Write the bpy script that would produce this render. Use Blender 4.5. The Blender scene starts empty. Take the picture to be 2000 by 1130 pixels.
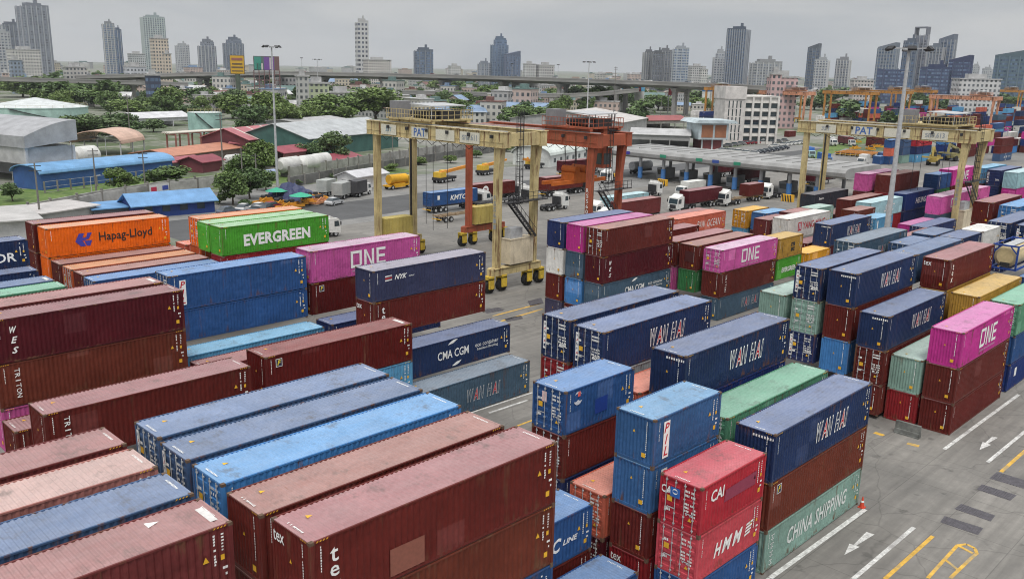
import bpy, bmesh, math, random
import numpy as np
from mathutils import Vector, Matrix
# ------------------------------------------------------------------ camera, sky, sun, exposure
C = bpy.context.scene
F_PX, YAW, PITCH, ROLL, HCAM = 1729.4, 0.7787035, 0.2445146, 0.0214217, 27.1
def cam_axes():
    f = Vector((math.cos(PITCH)*math.cos(YAW), math.cos(PITCH)*math.sin(YAW), -math.sin(PITCH)))
    r = Vector((math.sin(YAW), -math.cos(YAW), 0)); u = r.cross(f)
    c, s = math.cos(ROLL), math.sin(ROLL)
    return c*r+s*u, -s*r+c*u, f
AR, AU, AF = cam_axes()
cam = bpy.data.cameras.new('camera'); cam_o = bpy.data.objects.new('camera', cam); C.collection.objects.link(cam_o)
M = Matrix.Identity(4)
for i in range(3):
    M[i][0], M[i][1], M[i][2] = AR[i], AU[i], -AF[i]
M[2][3] = HCAM
cam_o.matrix_world = M
cam.sensor_width = 36; cam.lens = F_PX/2000*36; cam.clip_start = .5; cam.clip_end = 20000
C.camera = cam_o
SUN_EL, SUN_AZ = math.radians(62), math.radians(228)     # azimuth measured from +x towards +y
w = bpy.data.worlds.new('World'); C.world = w; w.use_nodes = True
nt = w.node_tree; N = nt.nodes; N.clear()
def nn(t, nodes=None, **k):
    n = (nodes or N).new(t)
    for a, b in k.items(): setattr(n, a, b)
    return n
out = nn('ShaderNodeOutputWorld'); bg = nn('ShaderNodeBackground'); bg.inputs['Strength'].default_value = .1
sky = nn('ShaderNodeTexSky'); sky.sky_type = 'NISHITA'; sky.sun_disc = False
sky.sun_elevation = SUN_EL; sky.sun_rotation = math.radians(90)-SUN_AZ; sky.air_density = 1.2; sky.dust_density = 3
tc = nn('ShaderNodeTexCoord'); sep = nn('ShaderNodeSeparateXYZ'); nt.links.new(tc.outputs['Generated'], sep.inputs[0])
# overcast: grey at the horizon, brighter towards the zenith, with soft cloud patches
rmp = nn('ShaderNodeValToRGB'); e = rmp.color_ramp.elements
e[0].position = 0.0; e[0].color = (.455, .468, .476, 1); e[1].position = 1.0; e[1].color = (1.2, 1.2, 1.2, 1)
for p_, c_ in ((.035, (.44, .452, .46, 1)), (.10, (.40, .405, .41, 1)), (.3, (.5, .5, .5, 1)), (.6, (.92, .92, .92, 1))):
    q = rmp.color_ramp.elements.new(p_); q.color = c_
nt.links.new(sep.outputs['Z'], rmp.inputs[0])
mp = nn('ShaderNodeMapping'); mp.inputs['Scale'].default_value = (1, 1, 5.5); nt.links.new(tc.outputs['Generated'], mp.inputs[0])
noi = nn('ShaderNodeTexNoise'); noi.inputs['Scale'].default_value = 3.4; noi.inputs['Detail'].default_value = 6; noi.inputs['Distortion'].default_value = .6; nt.links.new(mp.outputs[0], noi.inputs['Vector'])
cr = nn('ShaderNodeValToRGB'); cr.color_ramp.elements[0].position = .38; cr.color_ramp.elements[1].position = .64
cr.color_ramp.elements[0].color = (.85, .88, .92, 1); cr.color_ramp.elements[1].color = (1.13, 1.115, 1.10, 1)
nt.links.new(noi.outputs['Fac'], cr.inputs[0])
mul = nn('ShaderNodeMix', data_type='RGBA', blend_type='MULTIPLY'); mul.inputs[0].default_value = 1
nt.links.new(rmp.outputs[0], mul.inputs[6]); nt.links.new(cr.outputs[0], mul.inputs[7])
sc = nn('ShaderNodeVectorMath', operation='SCALE'); sc.inputs['Scale'].default_value = 10.6; nt.links.new(mul.outputs[2], sc.inputs[0])
mx = nn('ShaderNodeMix', data_type='RGBA'); mx.inputs[0].default_value = .93
nt.links.new(sky.outputs[0], mx.inputs[6]); nt.links.new(sc.outputs[0], mx.inputs[7])
nt.links.new(mx.outputs[2], bg.inputs[0]); nt.links.new(bg.outputs[0], out.inputs[0])
sun = bpy.data.lights.new('sun', 'SUN'); sun.energy = 1.5; sun.angle = math.radians(14); sun.color = (1, .96, .9)
sun_o = bpy.data.objects.new('sun', sun); C.collection.objects.link(sun_o)
sd = Vector((math.cos(SUN_EL)*math.cos(SUN_AZ), math.cos(SUN_EL)*math.sin(SUN_AZ), math.sin(SUN_EL)))
sun_o.rotation_euler = sd.to_track_quat('Z', 'Y').to_euler()
C.view_settings.view_transform = 'Standard'; C.view_settings.look = 'None'; C.view_settings.exposure = 0.27; C.view_settings.gamma = 1
C.cycles.max_bounces = 5; C.cycles.diffuse_bounces = 2; C.cycles.glossy_bounces = 2; C.cycles.volume_bounces = 0
C.cycles.use_denoising = True; C.cycles.filter_width = 1.05
random.seed(7)
# ------------------------------------------------------------------ where things stand: photograph measurements -> metres
# x runs along the containers, y across the rows, z up; the camera stands on a tower 27 m above (0,0)
def at(u, v, z=0.0):
    d = AR*((u-1000)/F_PX) + AU*(-(v-565)/F_PX) + AF
    t = (z-HCAM)/d.z
    return Vector((d.x*t, d.y*t, z))
def px(p):
    q = Vector(p)-Vector((0, 0, HCAM)); k = q.dot(AF)
    return 1000+F_PX*q.dot(AR)/k, 565-F_PX*q.dot(AU)/k
def height(p, v):                       # z at which the upright through p reaches picture row v
    lo, hi = -5, 900
    for _ in range(50):
        m = (lo+hi)/2
        if px((p[0], p[1], m))[1] > v: lo = m
        else: hi = m
    return lo
def far(u, dist, v=None):               # a ground point at a bearing and a distance
    d = AR*((u-1000)/F_PX) + AU*(-(140-565)/F_PX) + AF
    h = math.hypot(d.x, d.y)
    return Vector((d.x/h*dist, d.y/h*dist, 0))
def mpp(p): return (Vector((p[0], p[1], 0))-Vector((0, 0, HCAM))).dot(AF)/F_PX      # metres per photograph pixel there
# ------------------------------------------------------------------ helpers
class MB:
    def __init__(s): s.v = []; s.f = []; s.m = []; s.s = []
    def add(s, vs, fs, m=0, smooth=False):
        b = len(s.v); s.v += [tuple(v) for v in vs]
        for f in fs: s.f.append([b+i for i in f]); s.m.append(m); s.s.append(smooth)
        return s
    def box(s, x0, y0, z0, x1, y1, z1, m=0):
        v = [(x0,y0,z0),(x1,y0,z0),(x1,y1,z0),(x0,y1,z0),(x0,y0,z1),(x1,y0,z1),(x1,y1,z1),(x0,y1,z1)]
        return s.add(v, [(3,2,1,0),(4,5,6,7),(0,1,5,4),(1,2,6,5),(2,3,7,6),(3,0,4,7)], m)
    def beam(s, p, q, wd, ht, m=0, up=(0,0,1)):
        p, q = Vector(p), Vector(q); d = (q-p).normalized(); u = Vector(up)
        if abs(d.dot(u)) > .98: u = Vector((1,0,0))
        r = d.cross(u).normalized()*wd/2; t = r.cross(d).normalized()*ht/2
        v = [p-r-t, p+r-t, p+r+t, p-r+t, q-r-t, q+r-t, q+r+t, q-r+t]
        return s.add(v, [(0,1,2,3),(7,6,5,4),(4,5,1,0),(5,6,2,1),(6,7,3,2),(7,4,0,3)], m)
    def cyl(s, p, q, r, r2=None, n=10, m=0, caps=True, smooth=True):
        p, q = Vector(p), Vector(q); r2 = r if r2 is None else r2; d = (q-p).normalized()
        u = Vector((0,0,1)) if abs(d.z) < .9 else Vector((1,0,0))
        a = d.cross(u).normalized(); b = d.cross(a)
        v = []
        for c, rr in ((p, r), (q, r2)):
            for i in range(n):
                t = 2*math.pi*i/n; v.append(c+a*math.cos(t)*rr+b*math.sin(t)*rr)
        s.add(v, [(i, i+n, (i+1)%n+n, (i+1)%n) for i in range(n)], m, smooth)
        if caps: s.add(v[:n], [tuple(range(n))], m); s.add(v[n:], [tuple(range(n))[::-1]], m)
        return s
    def prism(s, poly, a, b, axis='z', m=0):
        def pt(x, y, h): return (x, y, h) if axis == 'z' else ((h, x, y) if axis == 'x' else (x, h, y))
        n = len(poly); v = [pt(x, y, a) for x, y in poly]+[pt(x, y, b) for x, y in poly]
        s.add(v, [tuple(range(n))[::-1], tuple(range(n, 2*n))]+[(i, (i+1)%n, (i+1)%n+n, i+n) for i in range(n)], m)
        return s
    def mesh(s, name, mats):
        me = bpy.data.meshes.new(name); me.from_pydata(s.v, [], s.f)
        for k in mats: me.materials.append(k)
        me.polygons.foreach_set('material_index', s.m); me.polygons.foreach_set('use_smooth', s.s); me.update(); return me
    def obj(s, name, mats, parent=None, loc=(0,0,0), rz=0, col=None):
        return put(name, s.mesh(name, mats if isinstance(mats, (list, tuple)) else [mats]), parent, loc, rz, col)
def put(name, mesh, parent=None, loc=(0,0,0), rz=0, col=None):
    o = bpy.data.objects.new(name, mesh); C.collection.objects.link(o)
    o.location = loc; o.rotation_euler = (0, 0, rz)
    if parent: o.parent = parent
    if col: o.color = (*col, 1)
    return o
def tag(o, label=None, cat=None, group=None, kind=None):
    for k, v in (('label', label), ('category', cat), ('group', group), ('kind', kind)):
        if v: o[k] = v
    return o
def thing(name, label, cat, loc=(0,0,0), rz=0, group=None):
    return tag(put(name, None, None, loc, rz), label, cat, group)
def struct(name, mb, m, **k): return tag(mb.obj(name, m, **k), kind='structure')
def dup(o, loc=None, rz=None, label=None, parent=None, col=None, recol=None):
    c = o.copy(); C.collection.objects.link(c)
    if parent: c.parent = parent
    if loc is not None: c.location = loc
    if rz is not None: c.rotation_euler = (0, 0, rz)
    if label: c['label'] = label
    for ch in list(o.children): dup(ch, parent=c)
    return c
# ------------------------------------------------------------------ materials
def newmat(name):
    m = bpy.data.materials.new(name); m.use_nodes = True
    return m, m.node_tree.nodes, m.node_tree.links, m.node_tree.nodes['Principled BSDF']
def noise(N, L, vec, scale, detail=4, rough=.6):
    n = nn('ShaderNodeTexNoise', N); n.inputs['Scale'].default_value = scale; n.inputs['Detail'].default_value = detail; n.inputs['Roughness'].default_value = rough
    L.new(vec, n.inputs['Vector']); return n.outputs['Fac']
def ramp(N, L, fac, a, b, ca=(0,0,0,1), cb=(1,1,1,1)):
    r = nn('ShaderNodeValToRGB', N); r.color_ramp.elements[0].position = a; r.color_ramp.elements[1].position = b
    r.color_ramp.elements[0].color = ca; r.color_ramp.elements[1].color = cb; L.new(fac, r.inputs[0]); return r.outputs[0]
def mixc(N, L, fac, a, b, mode='MIX'):
    m = nn('ShaderNodeMix', N, data_type='RGBA', blend_type=mode)
    for i, v in ((0, fac), (6, a), (7, b)):
        if isinstance(v, (int, float)): m.inputs[i].default_value = v
        elif isinstance(v, tuple): m.inputs[i].default_value = (*v[:3], 1)
        else: L.new(v, m.inputs[i])
    return m.outputs[2]
def coords(N, L, scale=(1,1,1), rnd=True):
    t = nn('ShaderNodeTexCoord', N); oi = nn('ShaderNodeObjectInfo', N)
    mp = nn('ShaderNodeMapping', N); mp.inputs['Scale'].default_value = scale; L.new(t.outputs['Object'], mp.inputs[0])
    if not rnd: return mp.outputs[0], oi
    s = nn('ShaderNodeVectorMath', N, operation='SCALE'); s.inputs[0].default_value = (91, 37, 53); L.new(oi.outputs['Random'], s.inputs['Scale'])
    L.new(s.outputs[0], mp.inputs['Location']); return mp.outputs[0], oi
def mulv(N, L, fac, lo, hi):
    m = nn('ShaderNodeMapRange', N); m.inputs[1].default_value = .3; m.inputs[2].default_value = .7; m.inputs[3].default_value = lo; m.inputs[4].default_value = hi
    L.new(fac, m.inputs[0]); return m.outputs[0]
def painted(name, rust=.5, chalk=0, rough=.5, var=.18, rustcol=(.13, .06, .035), chalkcol=(.6, .58, .57), rlo=.62, spec=.25, fade=1.0, edge=0, patch=0, scrape=0):
    m, N, L, b = newmat(name)
    v, oi = coords(N, L); big = noise(N, L, v, .35, 3)
    vs, _ = coords(N, L, (1.6, 1.6, .14)); st = noise(N, L, vs, 1.3, 7, .7)
    fine = noise(N, L, v, 5, 5)
    base = oi.outputs['Color']
    if fade != 1:                                        # sun bleached paint: lighter, same hue
        g = nn('ShaderNodeGamma', N); g.inputs['Gamma'].default_value = fade; L.new(base, g.inputs[0]); base = g.outputs[0]
    k = mulv(N, L, big, 1-var, 1+var); sc_ = nn('ShaderNodeVectorMath', N, operation='SCALE'); L.new(base, sc_.inputs[0]); L.new(k, sc_.inputs['Scale'])
    col = sc_.outputs[0]
    if patch:                                            # repainted or replaced panels
        po, _ = coords(N, L, rnd=False); sn = nn('ShaderNodeVectorMath', N, operation='SNAP'); sn.inputs[1].default_value = (1.39, 9, 1.25); L.new(po, sn.inputs[0])
        ad = nn('ShaderNodeVectorMath', N, operation='ADD'); L.new(sn.outputs[0], ad.inputs[0]); cr_ = nn('ShaderNodeCombineXYZ', N); L.new(oi.outputs['Random'], cr_.inputs[1]); L.new(cr_.outputs[0], ad.inputs[1])
        wn = nn('ShaderNodeTexWhiteNoise', N); L.new(ad.outputs[0], wn.inputs['Vector'])
        gt = nn('ShaderNodeMath', N, operation='GREATER_THAN'); L.new(wn.outputs['Value'], gt.inputs[0]); gt.inputs[1].default_value = 1-patch
        hs = nn('ShaderNodeHueSaturation', N); hs.inputs['Saturation'].default_value = .9; hs.inputs['Value'].default_value = 1.3; L.new(col, hs.inputs['Color'])
        col = mixc(N, L, gt.outputs[0], col, hs.outputs[0])
    if chalk:
        vb, _ = coords(N, L, (.5, 1.5, 1)); bl = noise(N, L, vb, 1.1, 6, .65)
        col = mixc(N, L, mulv(N, L, bl, chalk*.6, chalk*1.4), col, chalkcol)
    dm = nn('ShaderNodeVectorMath', N, operation='SCALE'); L.new(col, dm.inputs[0]); L.new(mulv(N, L, fine, .88, 1.08), dm.inputs['Scale']); col = dm.outputs[0]
    if rust:
        fac = st
        if edge:                                         # more rust along the sills and headers
            po, _ = coords(N, L, rnd=False); sp = nn('ShaderNodeSeparateXYZ', N); L.new(po, sp.inputs[0])
            lo = nn('ShaderNodeMapRange', N); lo.inputs[1].default_value = .15; lo.inputs[2].default_value = .75; lo.inputs[3].default_value = edge; lo.inputs[4].default_value = 0; L.new(sp.outputs['Z'], lo.inputs[0])
            hi = nn('ShaderNodeMapRange', N); hi.inputs[1].default_value = 2.1; hi.inputs[2].default_value = 2.8; hi.inputs[3].default_value = 0; hi.inputs[4].default_value = edge*.7; L.new(sp.outputs['Z'], hi.inputs[0])
            s1 = nn('ShaderNodeMath', N, operation='ADD'); L.new(lo.outputs[0], s1.inputs[0]); L.new(hi.outputs[0], s1.inputs[1]); s2 = nn('ShaderNodeMath', N, operation='ADD'); L.new(s1.outputs[0], s2.inputs[0]); L.new(st, s2.inputs[1]); fac = s2.outputs[0]
        rm = ramp(N, L, fac, rlo, rlo+.1); r2 = nn('ShaderNodeMath', N, operation='MULTIPLY'); L.new(rm, r2.inputs[0])
        rv = nn('ShaderNodeMapRange', N); rv.inputs[3].default_value = rust*.25; rv.inputs[4].default_value = rust*1.25; L.new(oi.outputs['Random'], rv.inputs[0]); L.new(rv.outputs[0], r2.inputs[1])
        col = mixc(N, L, r2.outputs[0], col, rustcol)
    if scrape:
        vq, _ = coords(N, L, (3.2, .35, 1)); q = noise(N, L, vq, 1.6, 6, .7); rq = ramp(N, L, q, .66, .72); r3 = nn('ShaderNodeMath', N, operation='MULTIPLY'); L.new(rq, r3.inputs[0])
        rv = nn('ShaderNodeMapRange', N); rv.inputs[1].default_value = .25; rv.inputs[3].default_value = 0; rv.inputs[4].default_value = scrape; L.new(oi.outputs['Random'], rv.inputs[0]); L.new(rv.outputs[0], r3.inputs[1])
        col = mixc(N, L, r3.outputs[0], col, (.22, .11, .07))
        q2 = noise(N, L, v, .8, 7, .75); col = mixc(N, L, ramp(N, L, q2, .54, .68, (0,0,0,1), (.6,.6,.6,1)), col, (.12, .11, .10))
    if patch:
        dn = noise(N, L, v, 1.7, 2, .5); bp_ = nn('ShaderNodeBump', N); bp_.inputs['Strength'].default_value = .8; bp_.inputs['Distance'].default_value = .12; L.new(dn, bp_.inputs['Height']); L.new(bp_.outputs[0], b.inputs['Normal'])
    L.new(col, b.inputs['Base Color']); b.inputs['Roughness'].default_value = rough; b.inputs['Specular IOR Level'].default_value = spec
    return m
def plain(name, col=None, rough=.6, var=.12, scale=1.5, metal=0, spec=.4, second=None, bump=0):
    m, N, L, b = newmat(name); v, oi = coords(N, L); n = noise(N, L, v, scale, 5)
    c = oi.outputs['Color'] if col is None else None
    k = mulv(N, L, n, 1-var, 1+var); s = nn('ShaderNodeVectorMath', N, operation='SCALE')
    if c is None: s.inputs[0].default_value = col
    else: L.new(c, s.inputs[0])
    L.new(k, s.inputs['Scale']); o = s.outputs[0]
    if second:
        n2 = noise(N, L, v, scale*.3, 6); o = mixc(N, L, ramp(N, L, n2, .5, .66), o, second)
    L.new(o, b.inputs['Base Color']); b.inputs['Roughness'].default_value = rough; b.inputs['Metallic'].default_value = metal; b.inputs['Specular IOR Level'].default_value = spec
    return m
PAINT = painted('container_paint', .8, edge=.1, patch=.03, rlo=.61, spec=.16)
FRAME = painted('container_frame_paint', .85, rlo=.53)
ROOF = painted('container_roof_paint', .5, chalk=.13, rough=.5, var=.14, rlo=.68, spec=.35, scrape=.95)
CAST = plain('rusty_steel', (.12, .075, .05), .8, .4, 8)
LETTER = plain('lettering_paint', None, .6, .12, 6)
GALV = plain('galvanised_steel', (.42, .43, .44), .5, .2, 3)
DARK = plain('dark_steel', (.03, .03, .033), .6, .4, 3)
RUBBER = plain('tyre_rubber', (.018, .018, .018), .85, .3, 3)
GLASS = plain('vehicle_glass', (.03, .045, .055), .08, .1, 1, spec=.8)
MARKW = plain('white_marking', (.8, .8, .78), .6, .15, 3)
MARKY = plain('yellow_sticker', (.75, .42, .03), .6, .15, 3)
COL = plain('coloured_surface', None, .55, .12, 2)
COLR = painted('weathered_surface', .35, rough=.6, var=.2)
# ------------------------------------------------------------------ lettering
_tc = {}
def text_mesh(text, h, wd=None, bold=0., shear=0., vert=False, grow=0., spacing=1.0):
    k = (text, h, wd, bold, shear, vert, grow, spacing)
    if k in _tc: return _tc[k]
    cu = bpy.data.curves.new('lettering', 'FONT'); cu.body = '\n'.join(text) if vert else text
    cu.size = 1; cu.align_x = 'CENTER'; cu.shear = shear; cu.offset = bold; cu.resolution_u = 2; cu.space_line = .8; cu.space_character = spacing
    o = bpy.data.objects.new('lettering', cu); C.collection.objects.link(o)
    bpy.context.view_layer.update()
    me = bpy.data.meshes.new_from_object(o.evaluated_get(bpy.context.evaluated_depsgraph_get()))
    C.collection.objects.unlink(o); bpy.data.objects.remove(o)
    n = len(me.vertices); co = np.zeros(n*3); me.vertices.foreach_get('co', co); co = co.reshape(-1, 3)
    if n:
        lo, hi = co.min(0), co.max(0); s = h/(hi[1]-lo[1]); sx = s if wd is None else wd/(hi[0]-lo[0])
        co = (co-(lo+hi)/2)*np.array([sx, s, 1]); co[:, 2] = 0
        me.vertices.foreach_set('co', co.ravel())
    me.materials.clear(); me.materials.append(LETTER); me.update(); me.name = 'lettering'
    _tc[k] = me; return me
def poly_mesh(polys):
    b = MB()
    for p in polys: b.add([(x, y, 0) for x, y in p], [tuple(range(len(p)))])
    me = b.mesh('emblem', [LETTER]); return me
SIDE = lambda o: setattr(o, 'rotation_euler', (math.pi/2, 0, 0))
FRONT = lambda o: setattr(o, 'rotation_euler', (math.pi/2, 0, -math.pi/2))
def stick(parent, mesh, face, x, z, col, off=.0, name='lettering'):
    o = put(name, mesh, parent, (0,0,0), 0, col)
    if face == 'S': SIDE(o); o.location = (x, .006-off, z)
    elif face == 'E': FRONT(o); o.location = (.004-off, x, z)
    return o
WHITE = (.82, .82, .8); RED = (.5, .015, .03); BLACK = (.02, .02, .02); NAVY = (.018, .035, .13); YEL = (.75, .42, .03)
def arc(r0, r1, a0, a1, cx=0, cy=0, n=10):
    pts = []
    for i in range(n+1):
        a = math.radians(a0+(a1-a0)*i/n); pts.append((cx+r0*math.cos(a), cy+r0*math.sin(a)))
    for i in range(n, -1, -1):
        a = math.radians(a0+(a1-a0)*i/n); t = math.sin(math.pi*i/n); rr = r0+(r1-r0)*t; pts.append((cx+rr*math.cos(a), cy+rr*math.sin(a)))
    return pts
def wanhai(c, x, z, body, h=1.0, wd=3.5, worn=0):
    sp = [('W', 0, .62), ('A', .63, .52), ('N', 1.2, .55), ('H', 2.05, .55), ('A', 2.62, .52), ('I', 3.2, .3)]
    for ch, dx, cw in sp:
        xx = x+(dx+cw/2-1.75)*wd/3.5
        stick(c, text_mesh(ch, h*1.12, cw*1.05*wd/3.5, .05, .28), 'S', xx, z, WHITE if not worn else (.4,.42,.44))
        stick(c, text_mesh(ch, h*.92, cw*.80*wd/3.5, .01, .28), 'S', xx, z, RED if ch == 'A' else body, .004)
def marks_hapag(c, L, h, col):
    stick(c, poly_mesh([[(-.75,-.1),(-.35,.65),(.15,.65),(-.05,.2),(.3,.2),(.45,.65),(.9,.65),(.55,.05),(-.0,-.1)], [(-.75,-.1),(-.25,-.65),(.25,-.65),(.05,-.25),(-.1,-.1)], [(.1,-.12),(.5,-.12),(.85,-.12),(.65,-.65),(.35,-.65)]]), 'S', 3.35, h*.5, (.05,.05,.35), name='emblem')
    stick(c, text_mesh('Hapag-Lloyd', 1.15, 5.4, .012), 'S', 7.6, h*.5, BLACK)
def marks_evergreen(c, L, h, col):
    stick(c, text_mesh('EVERGREEN', 1.2, 7.6, .042, spacing=1.05), 'S', 6.1, h*.47, WHITE)
def one(c, x, z, hh, wd):
    # square-cut letters O N E
    t = .16
    O = [[(0,0),(t,0),(t,1),(0,1)], [(t,0),(.62,0),(.62,t),(t,t)], [(t,1-t),(.78,1-t),(.78,1),(t,1)], [(.62,0),(.78,.16),(.78,1-t),(.62,1-t)]]
    Nn = [[(.95,0),(.95+t,0),(.95+t,1),(.95,1)], [(.95+t,1),(.95+t*.9,.8),(1.45,0),(1.6,0)], [(1.5,.12),(1.66,0),(1.66,1),(1.5,1)]]
    E = [[(1.84,0),(2.0,0),(2.0,1),(1.84,1)], [(2.0,0),(2.5,0),(2.5,t),(2.0,t)], [(2.0,.42),(2.45,.42),(2.45,.42+t),(2.0,.42+t)], [(2.0,1-t),(2.5,1-t),(2.5,1),(2.0,1)]]
    P = [[((a-1.25)/2.5*wd, (b-.5)*hh) for a, b in q] for q in O+Nn+E]
    stick(c, poly_mesh(P), 'S', x, z, WHITE)
    stick(c, text_mesh('OCEAN NETWORK EXPRESS', .14, wd*.95), 'S', x, z-hh*.5-.28, (.6,.55,.6))
def swoosh(c, x, z, s=1):
    stick(c, poly_mesh([arc(1.05*s, .92*s, 65, 150), arc(1.05*s, .92*s, 245, 330)]), 'S', x, z, WHITE, name='emblem')
def marks_cma(c, L, h, col):
    stick(c, text_mesh('CMA CGM', .72, 3.4, .012), 'S', 5.6, h*.52, WHITE)
    stick(c, poly_mesh([arc(1.05, .80, 75, 140, 5.9-5.6, -.1)]), 'S', 5.5, h*.60, WHITE, name='emblem')
    stick(c, poly_mesh([arc(1.05, .80, 255, 320, 0, .1)]), 'S', 5.7, h*.46, WHITE, name='emblem')
    stick(c, text_mesh('eco container', .36, 2.7), 'S', 9.4, h*.58, WHITE); stick(c, text_mesh('bamboo flooring', .30, 2.4), 'S', 9.5, h*.42, WHITE)
def marks_pil(c, L, h, col):
    stick(c, poly_mesh([[(-.26,-1.0),(.26,-1.0),(.26,1.0),(-.26,1.0)]]), 'S', 1.05, h*.5, WHITE, name='sign_panel')
    for i, ch in enumerate('PIL'): stick(c, text_mesh(ch, .52, None, .02, .25), 'S', 1.05, h*.5+.64-.63*i, RED, .004)
def marks_tex(c, L, h, col):
    stick(c, text_mesh('tex', .42, .72, .01), 'E', 2.0, h-.55, WHITE)
    for i, ch in enumerate('tex'): stick(c, text_mesh(ch, .55 if ch == 't' else .42, None, .012), 'S', .95, h-.75-.62*i, WHITE)
def marks_triton(c, L, h, col):
    for i, ch in enumerate('TRITON'):
        o = stick(c, text_mesh(ch, .3, .28 if ch != 'I' else .07, .01), 'S', 1.15, h-.5-.33*i, WHITE); o.rotation_euler = (math.pi/2, math.pi/2, 0)
def marks_wes(c, L, h, col):
    for i, ch in enumerate('WES'): stick(c, text_mesh(ch, .42, .4, .03, .35), 'S', 1.2, h-.75-.66*i, WHITE)
def marks_florens(c, L, h, col):
    stick(c, poly_mesh([[(-.24,-.28),(.24,-.28),(.24,.28),(-.24,.28)]]), 'S', 1.0, h-.55, WHITE, name='sign_panel')
    stick(c, poly_mesh([[(-.2,-.24),(.2,-.24),(.2,.24),(-.2,.24)]]), 'S', 1.0, h-.55, (.02,.02,.06), .003, name='emblem')
    stick(c, text_mesh('F', .36, .28, .03, .3), 'S', 1.0, h-.55, (.75,.6,.03), .006)
def marks_pan(c, L, h, col):
    stick(c, text_mesh('PAN', 1.0, 2.0, -.005, .3, spacing=1.1), 'S', 5.9, h*.5, WHITE); stick(c, text_mesh('OCEAN', 1.05, 3.4, -.005, .3, spacing=1.1), 'S', 9.2, h*.5, WHITE)
def marks_ym(c, L, h, col):
    stick(c, text_mesh('YANG MING', 1.0, 6.6, .01), 'S', 7.4, h*.55, RED)
    stick(c, poly_mesh([[(-.5,-.6),(.5,-.6),(.5,.6),(-.5,.6)]]), 'S', 3.2, h*.55, RED, name='emblem')
    stick(c, poly_mesh([[(-.3,-.45),(-.08,-.45),(-.08,.45),(-.3,.45)], [(.1,-.45),(.3,-.45),(.3,.45),(.1,.45)]]), 'S', 3.2, h*.55, (.55,.55,.6), .004, name='emblem')
def marks_hmm(c, L, h, col):
    for i, (ch, dx, cw) in enumerate((('H', 0, .75), ('M', .85, .95), ('M', 1.85, .95))): stick(c, text_mesh(ch, .8, cw, .03, .35), 'S', 1.9+dx, h*.48, WHITE)
    b = []
    for k in range(4): b.append([(-.3+.04*k,-.30+.19*k),(.25+.08*k,-.24+.19*k),(.28+.08*k,-.12+.19*k),(-.26+.04*k,-.18+.19*k)])
    stick(c, poly_mesh(b), 'S', 4.75, h*.48, WHITE, name='emblem')
def marks_cai(c, L, h, col):
    stick(c, text_mesh('CAI', .62, 1.2, .02, .1), 'S', 1.45, h*.72, WHITE); stick(c, text_mesh('CAI', .42, .72, .02, .1), 'E', 2.0, h*.72, WHITE)
    stick(c, poly_mesh([[(-.28,-.26),(.28,-.26),(.28,.26),(-.28,.26)]]), 'E', 1.5, h*.72, (.03,.12,.4), .045, name='sign_panel')
    stick(c, poly_mesh([arc(.15,.08,0,180), arc(.15,.08,180,360)]), 'E', 1.5, h*.74, WHITE, .05, name='emblem')
    stick(c, poly_mesh([[(-1.6,-.3),(1.4,-.3),(1.5,.45),(-1.5,.35)]]), 'S', 3.7, h*.56, (.26,.035,.075), name='repaint_patch')
def marks_china(c, L, h, col):
    stick(c, text_mesh('CHINA SHIPPING', 1.05, 7.6, .02, .15, spacing=1.08), 'S', 6.4, h*.52, (.66,.7,.68))
    for i, pp in enumerate(([(-.2,-.02),(.2,-.02),(.2,.03),(-.2,.03)],)*4):
        stick(c, poly_mesh([[(-.2,.12),(.2,.12),(.2,.17),(-.2,.17)], [(-.03,-.2),(.03,-.2),(.03,.2),(-.03,.2)], [(-.17,-.12),(.17,-.12),(.17,-.07),(-.17,-.07)]]), 'S', .8, h-.55-.52*i, (.66,.7,.68))
def marks_sitc(c, L, h, col, x=7.2):
    stick(c, text_mesh('SITC', 1.15, 3.9, .015, .45), 'S', min(x, L*.62), h*.5, WHITE)
def marks_kmtc(c, L, h, col):
    stick(c, text_mesh('KMTC', 1.0, 4.2, .02, .2), 'S', 7.0, h*.5, WHITE); stick(c, text_mesh('LINE', .28, 1.3, .02, .2), 'S', 9.9, h*.42, WHITE)
    stick(c, poly_mesh([[(-.3,-.4),(.3,-.4),(.3,.4),(-.3,.4)]]), 'S', 1.9, h*.6, WHITE, name='sign_panel')
def marks_tc(c, L, h, col):
    stick(c, poly_mesh([[(-.55,-.8),(-.2,-.7),(-.2,.45),(-.55,.3)], [(-.1,-.2),(.3,-.1),(.3,.55),(-.1,.5)], [(.4,-.75),(.75,-.7),(.75,.1),(.4,.1)]]), 'S', 1.7, h*.56, (.16,.36,.55), name='emblem')
    stick(c, text_mesh('KMTC', .78, 2.6, .03, .25), 'S', 2.35, h*.47, WHITE, .004); stick(c, text_mesh('LINE', .3, 1.15, .03, .25), 'S', 4.35, h*.47, WHITE)
def marks_msc(c, L, h, col):
    stick(c, text_mesh('m', .5, .95, .05), 'S', 3.6, h*.62, BLACK); stick(c, text_mesh('sc', .5, .95, .05), 'S', 3.6, h*.38, BLACK)
    stick(c, poly_mesh([[(-.04,-.8),(.04,-.8),(.04,.8),(-.04,.8)]]), 'S', 1.0, h*.5, BLACK, name='stencil_lettering')
def marks_nyk(c, L, h, col):
    for k in range(3): stick(c, poly_mesh([[(-.35,-.07+.17*k-.17),(.35,-.03+.17*k-.17),(.35,.05+.17*k-.17),(-.35,.03+.17*k-.17)]]), 'S', 1.5, h-.75, WHITE if k != 1 else (.6,.06,.06), name='emblem')
    stick(c, text_mesh('NYK', .4, 1.3, .03, .35), 'S', 2.75, h-.77, WHITE); stick(c, text_mesh('LINE', .12, .6, .01, .35), 'S', 3.85, h-.86, WHITE)
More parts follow.
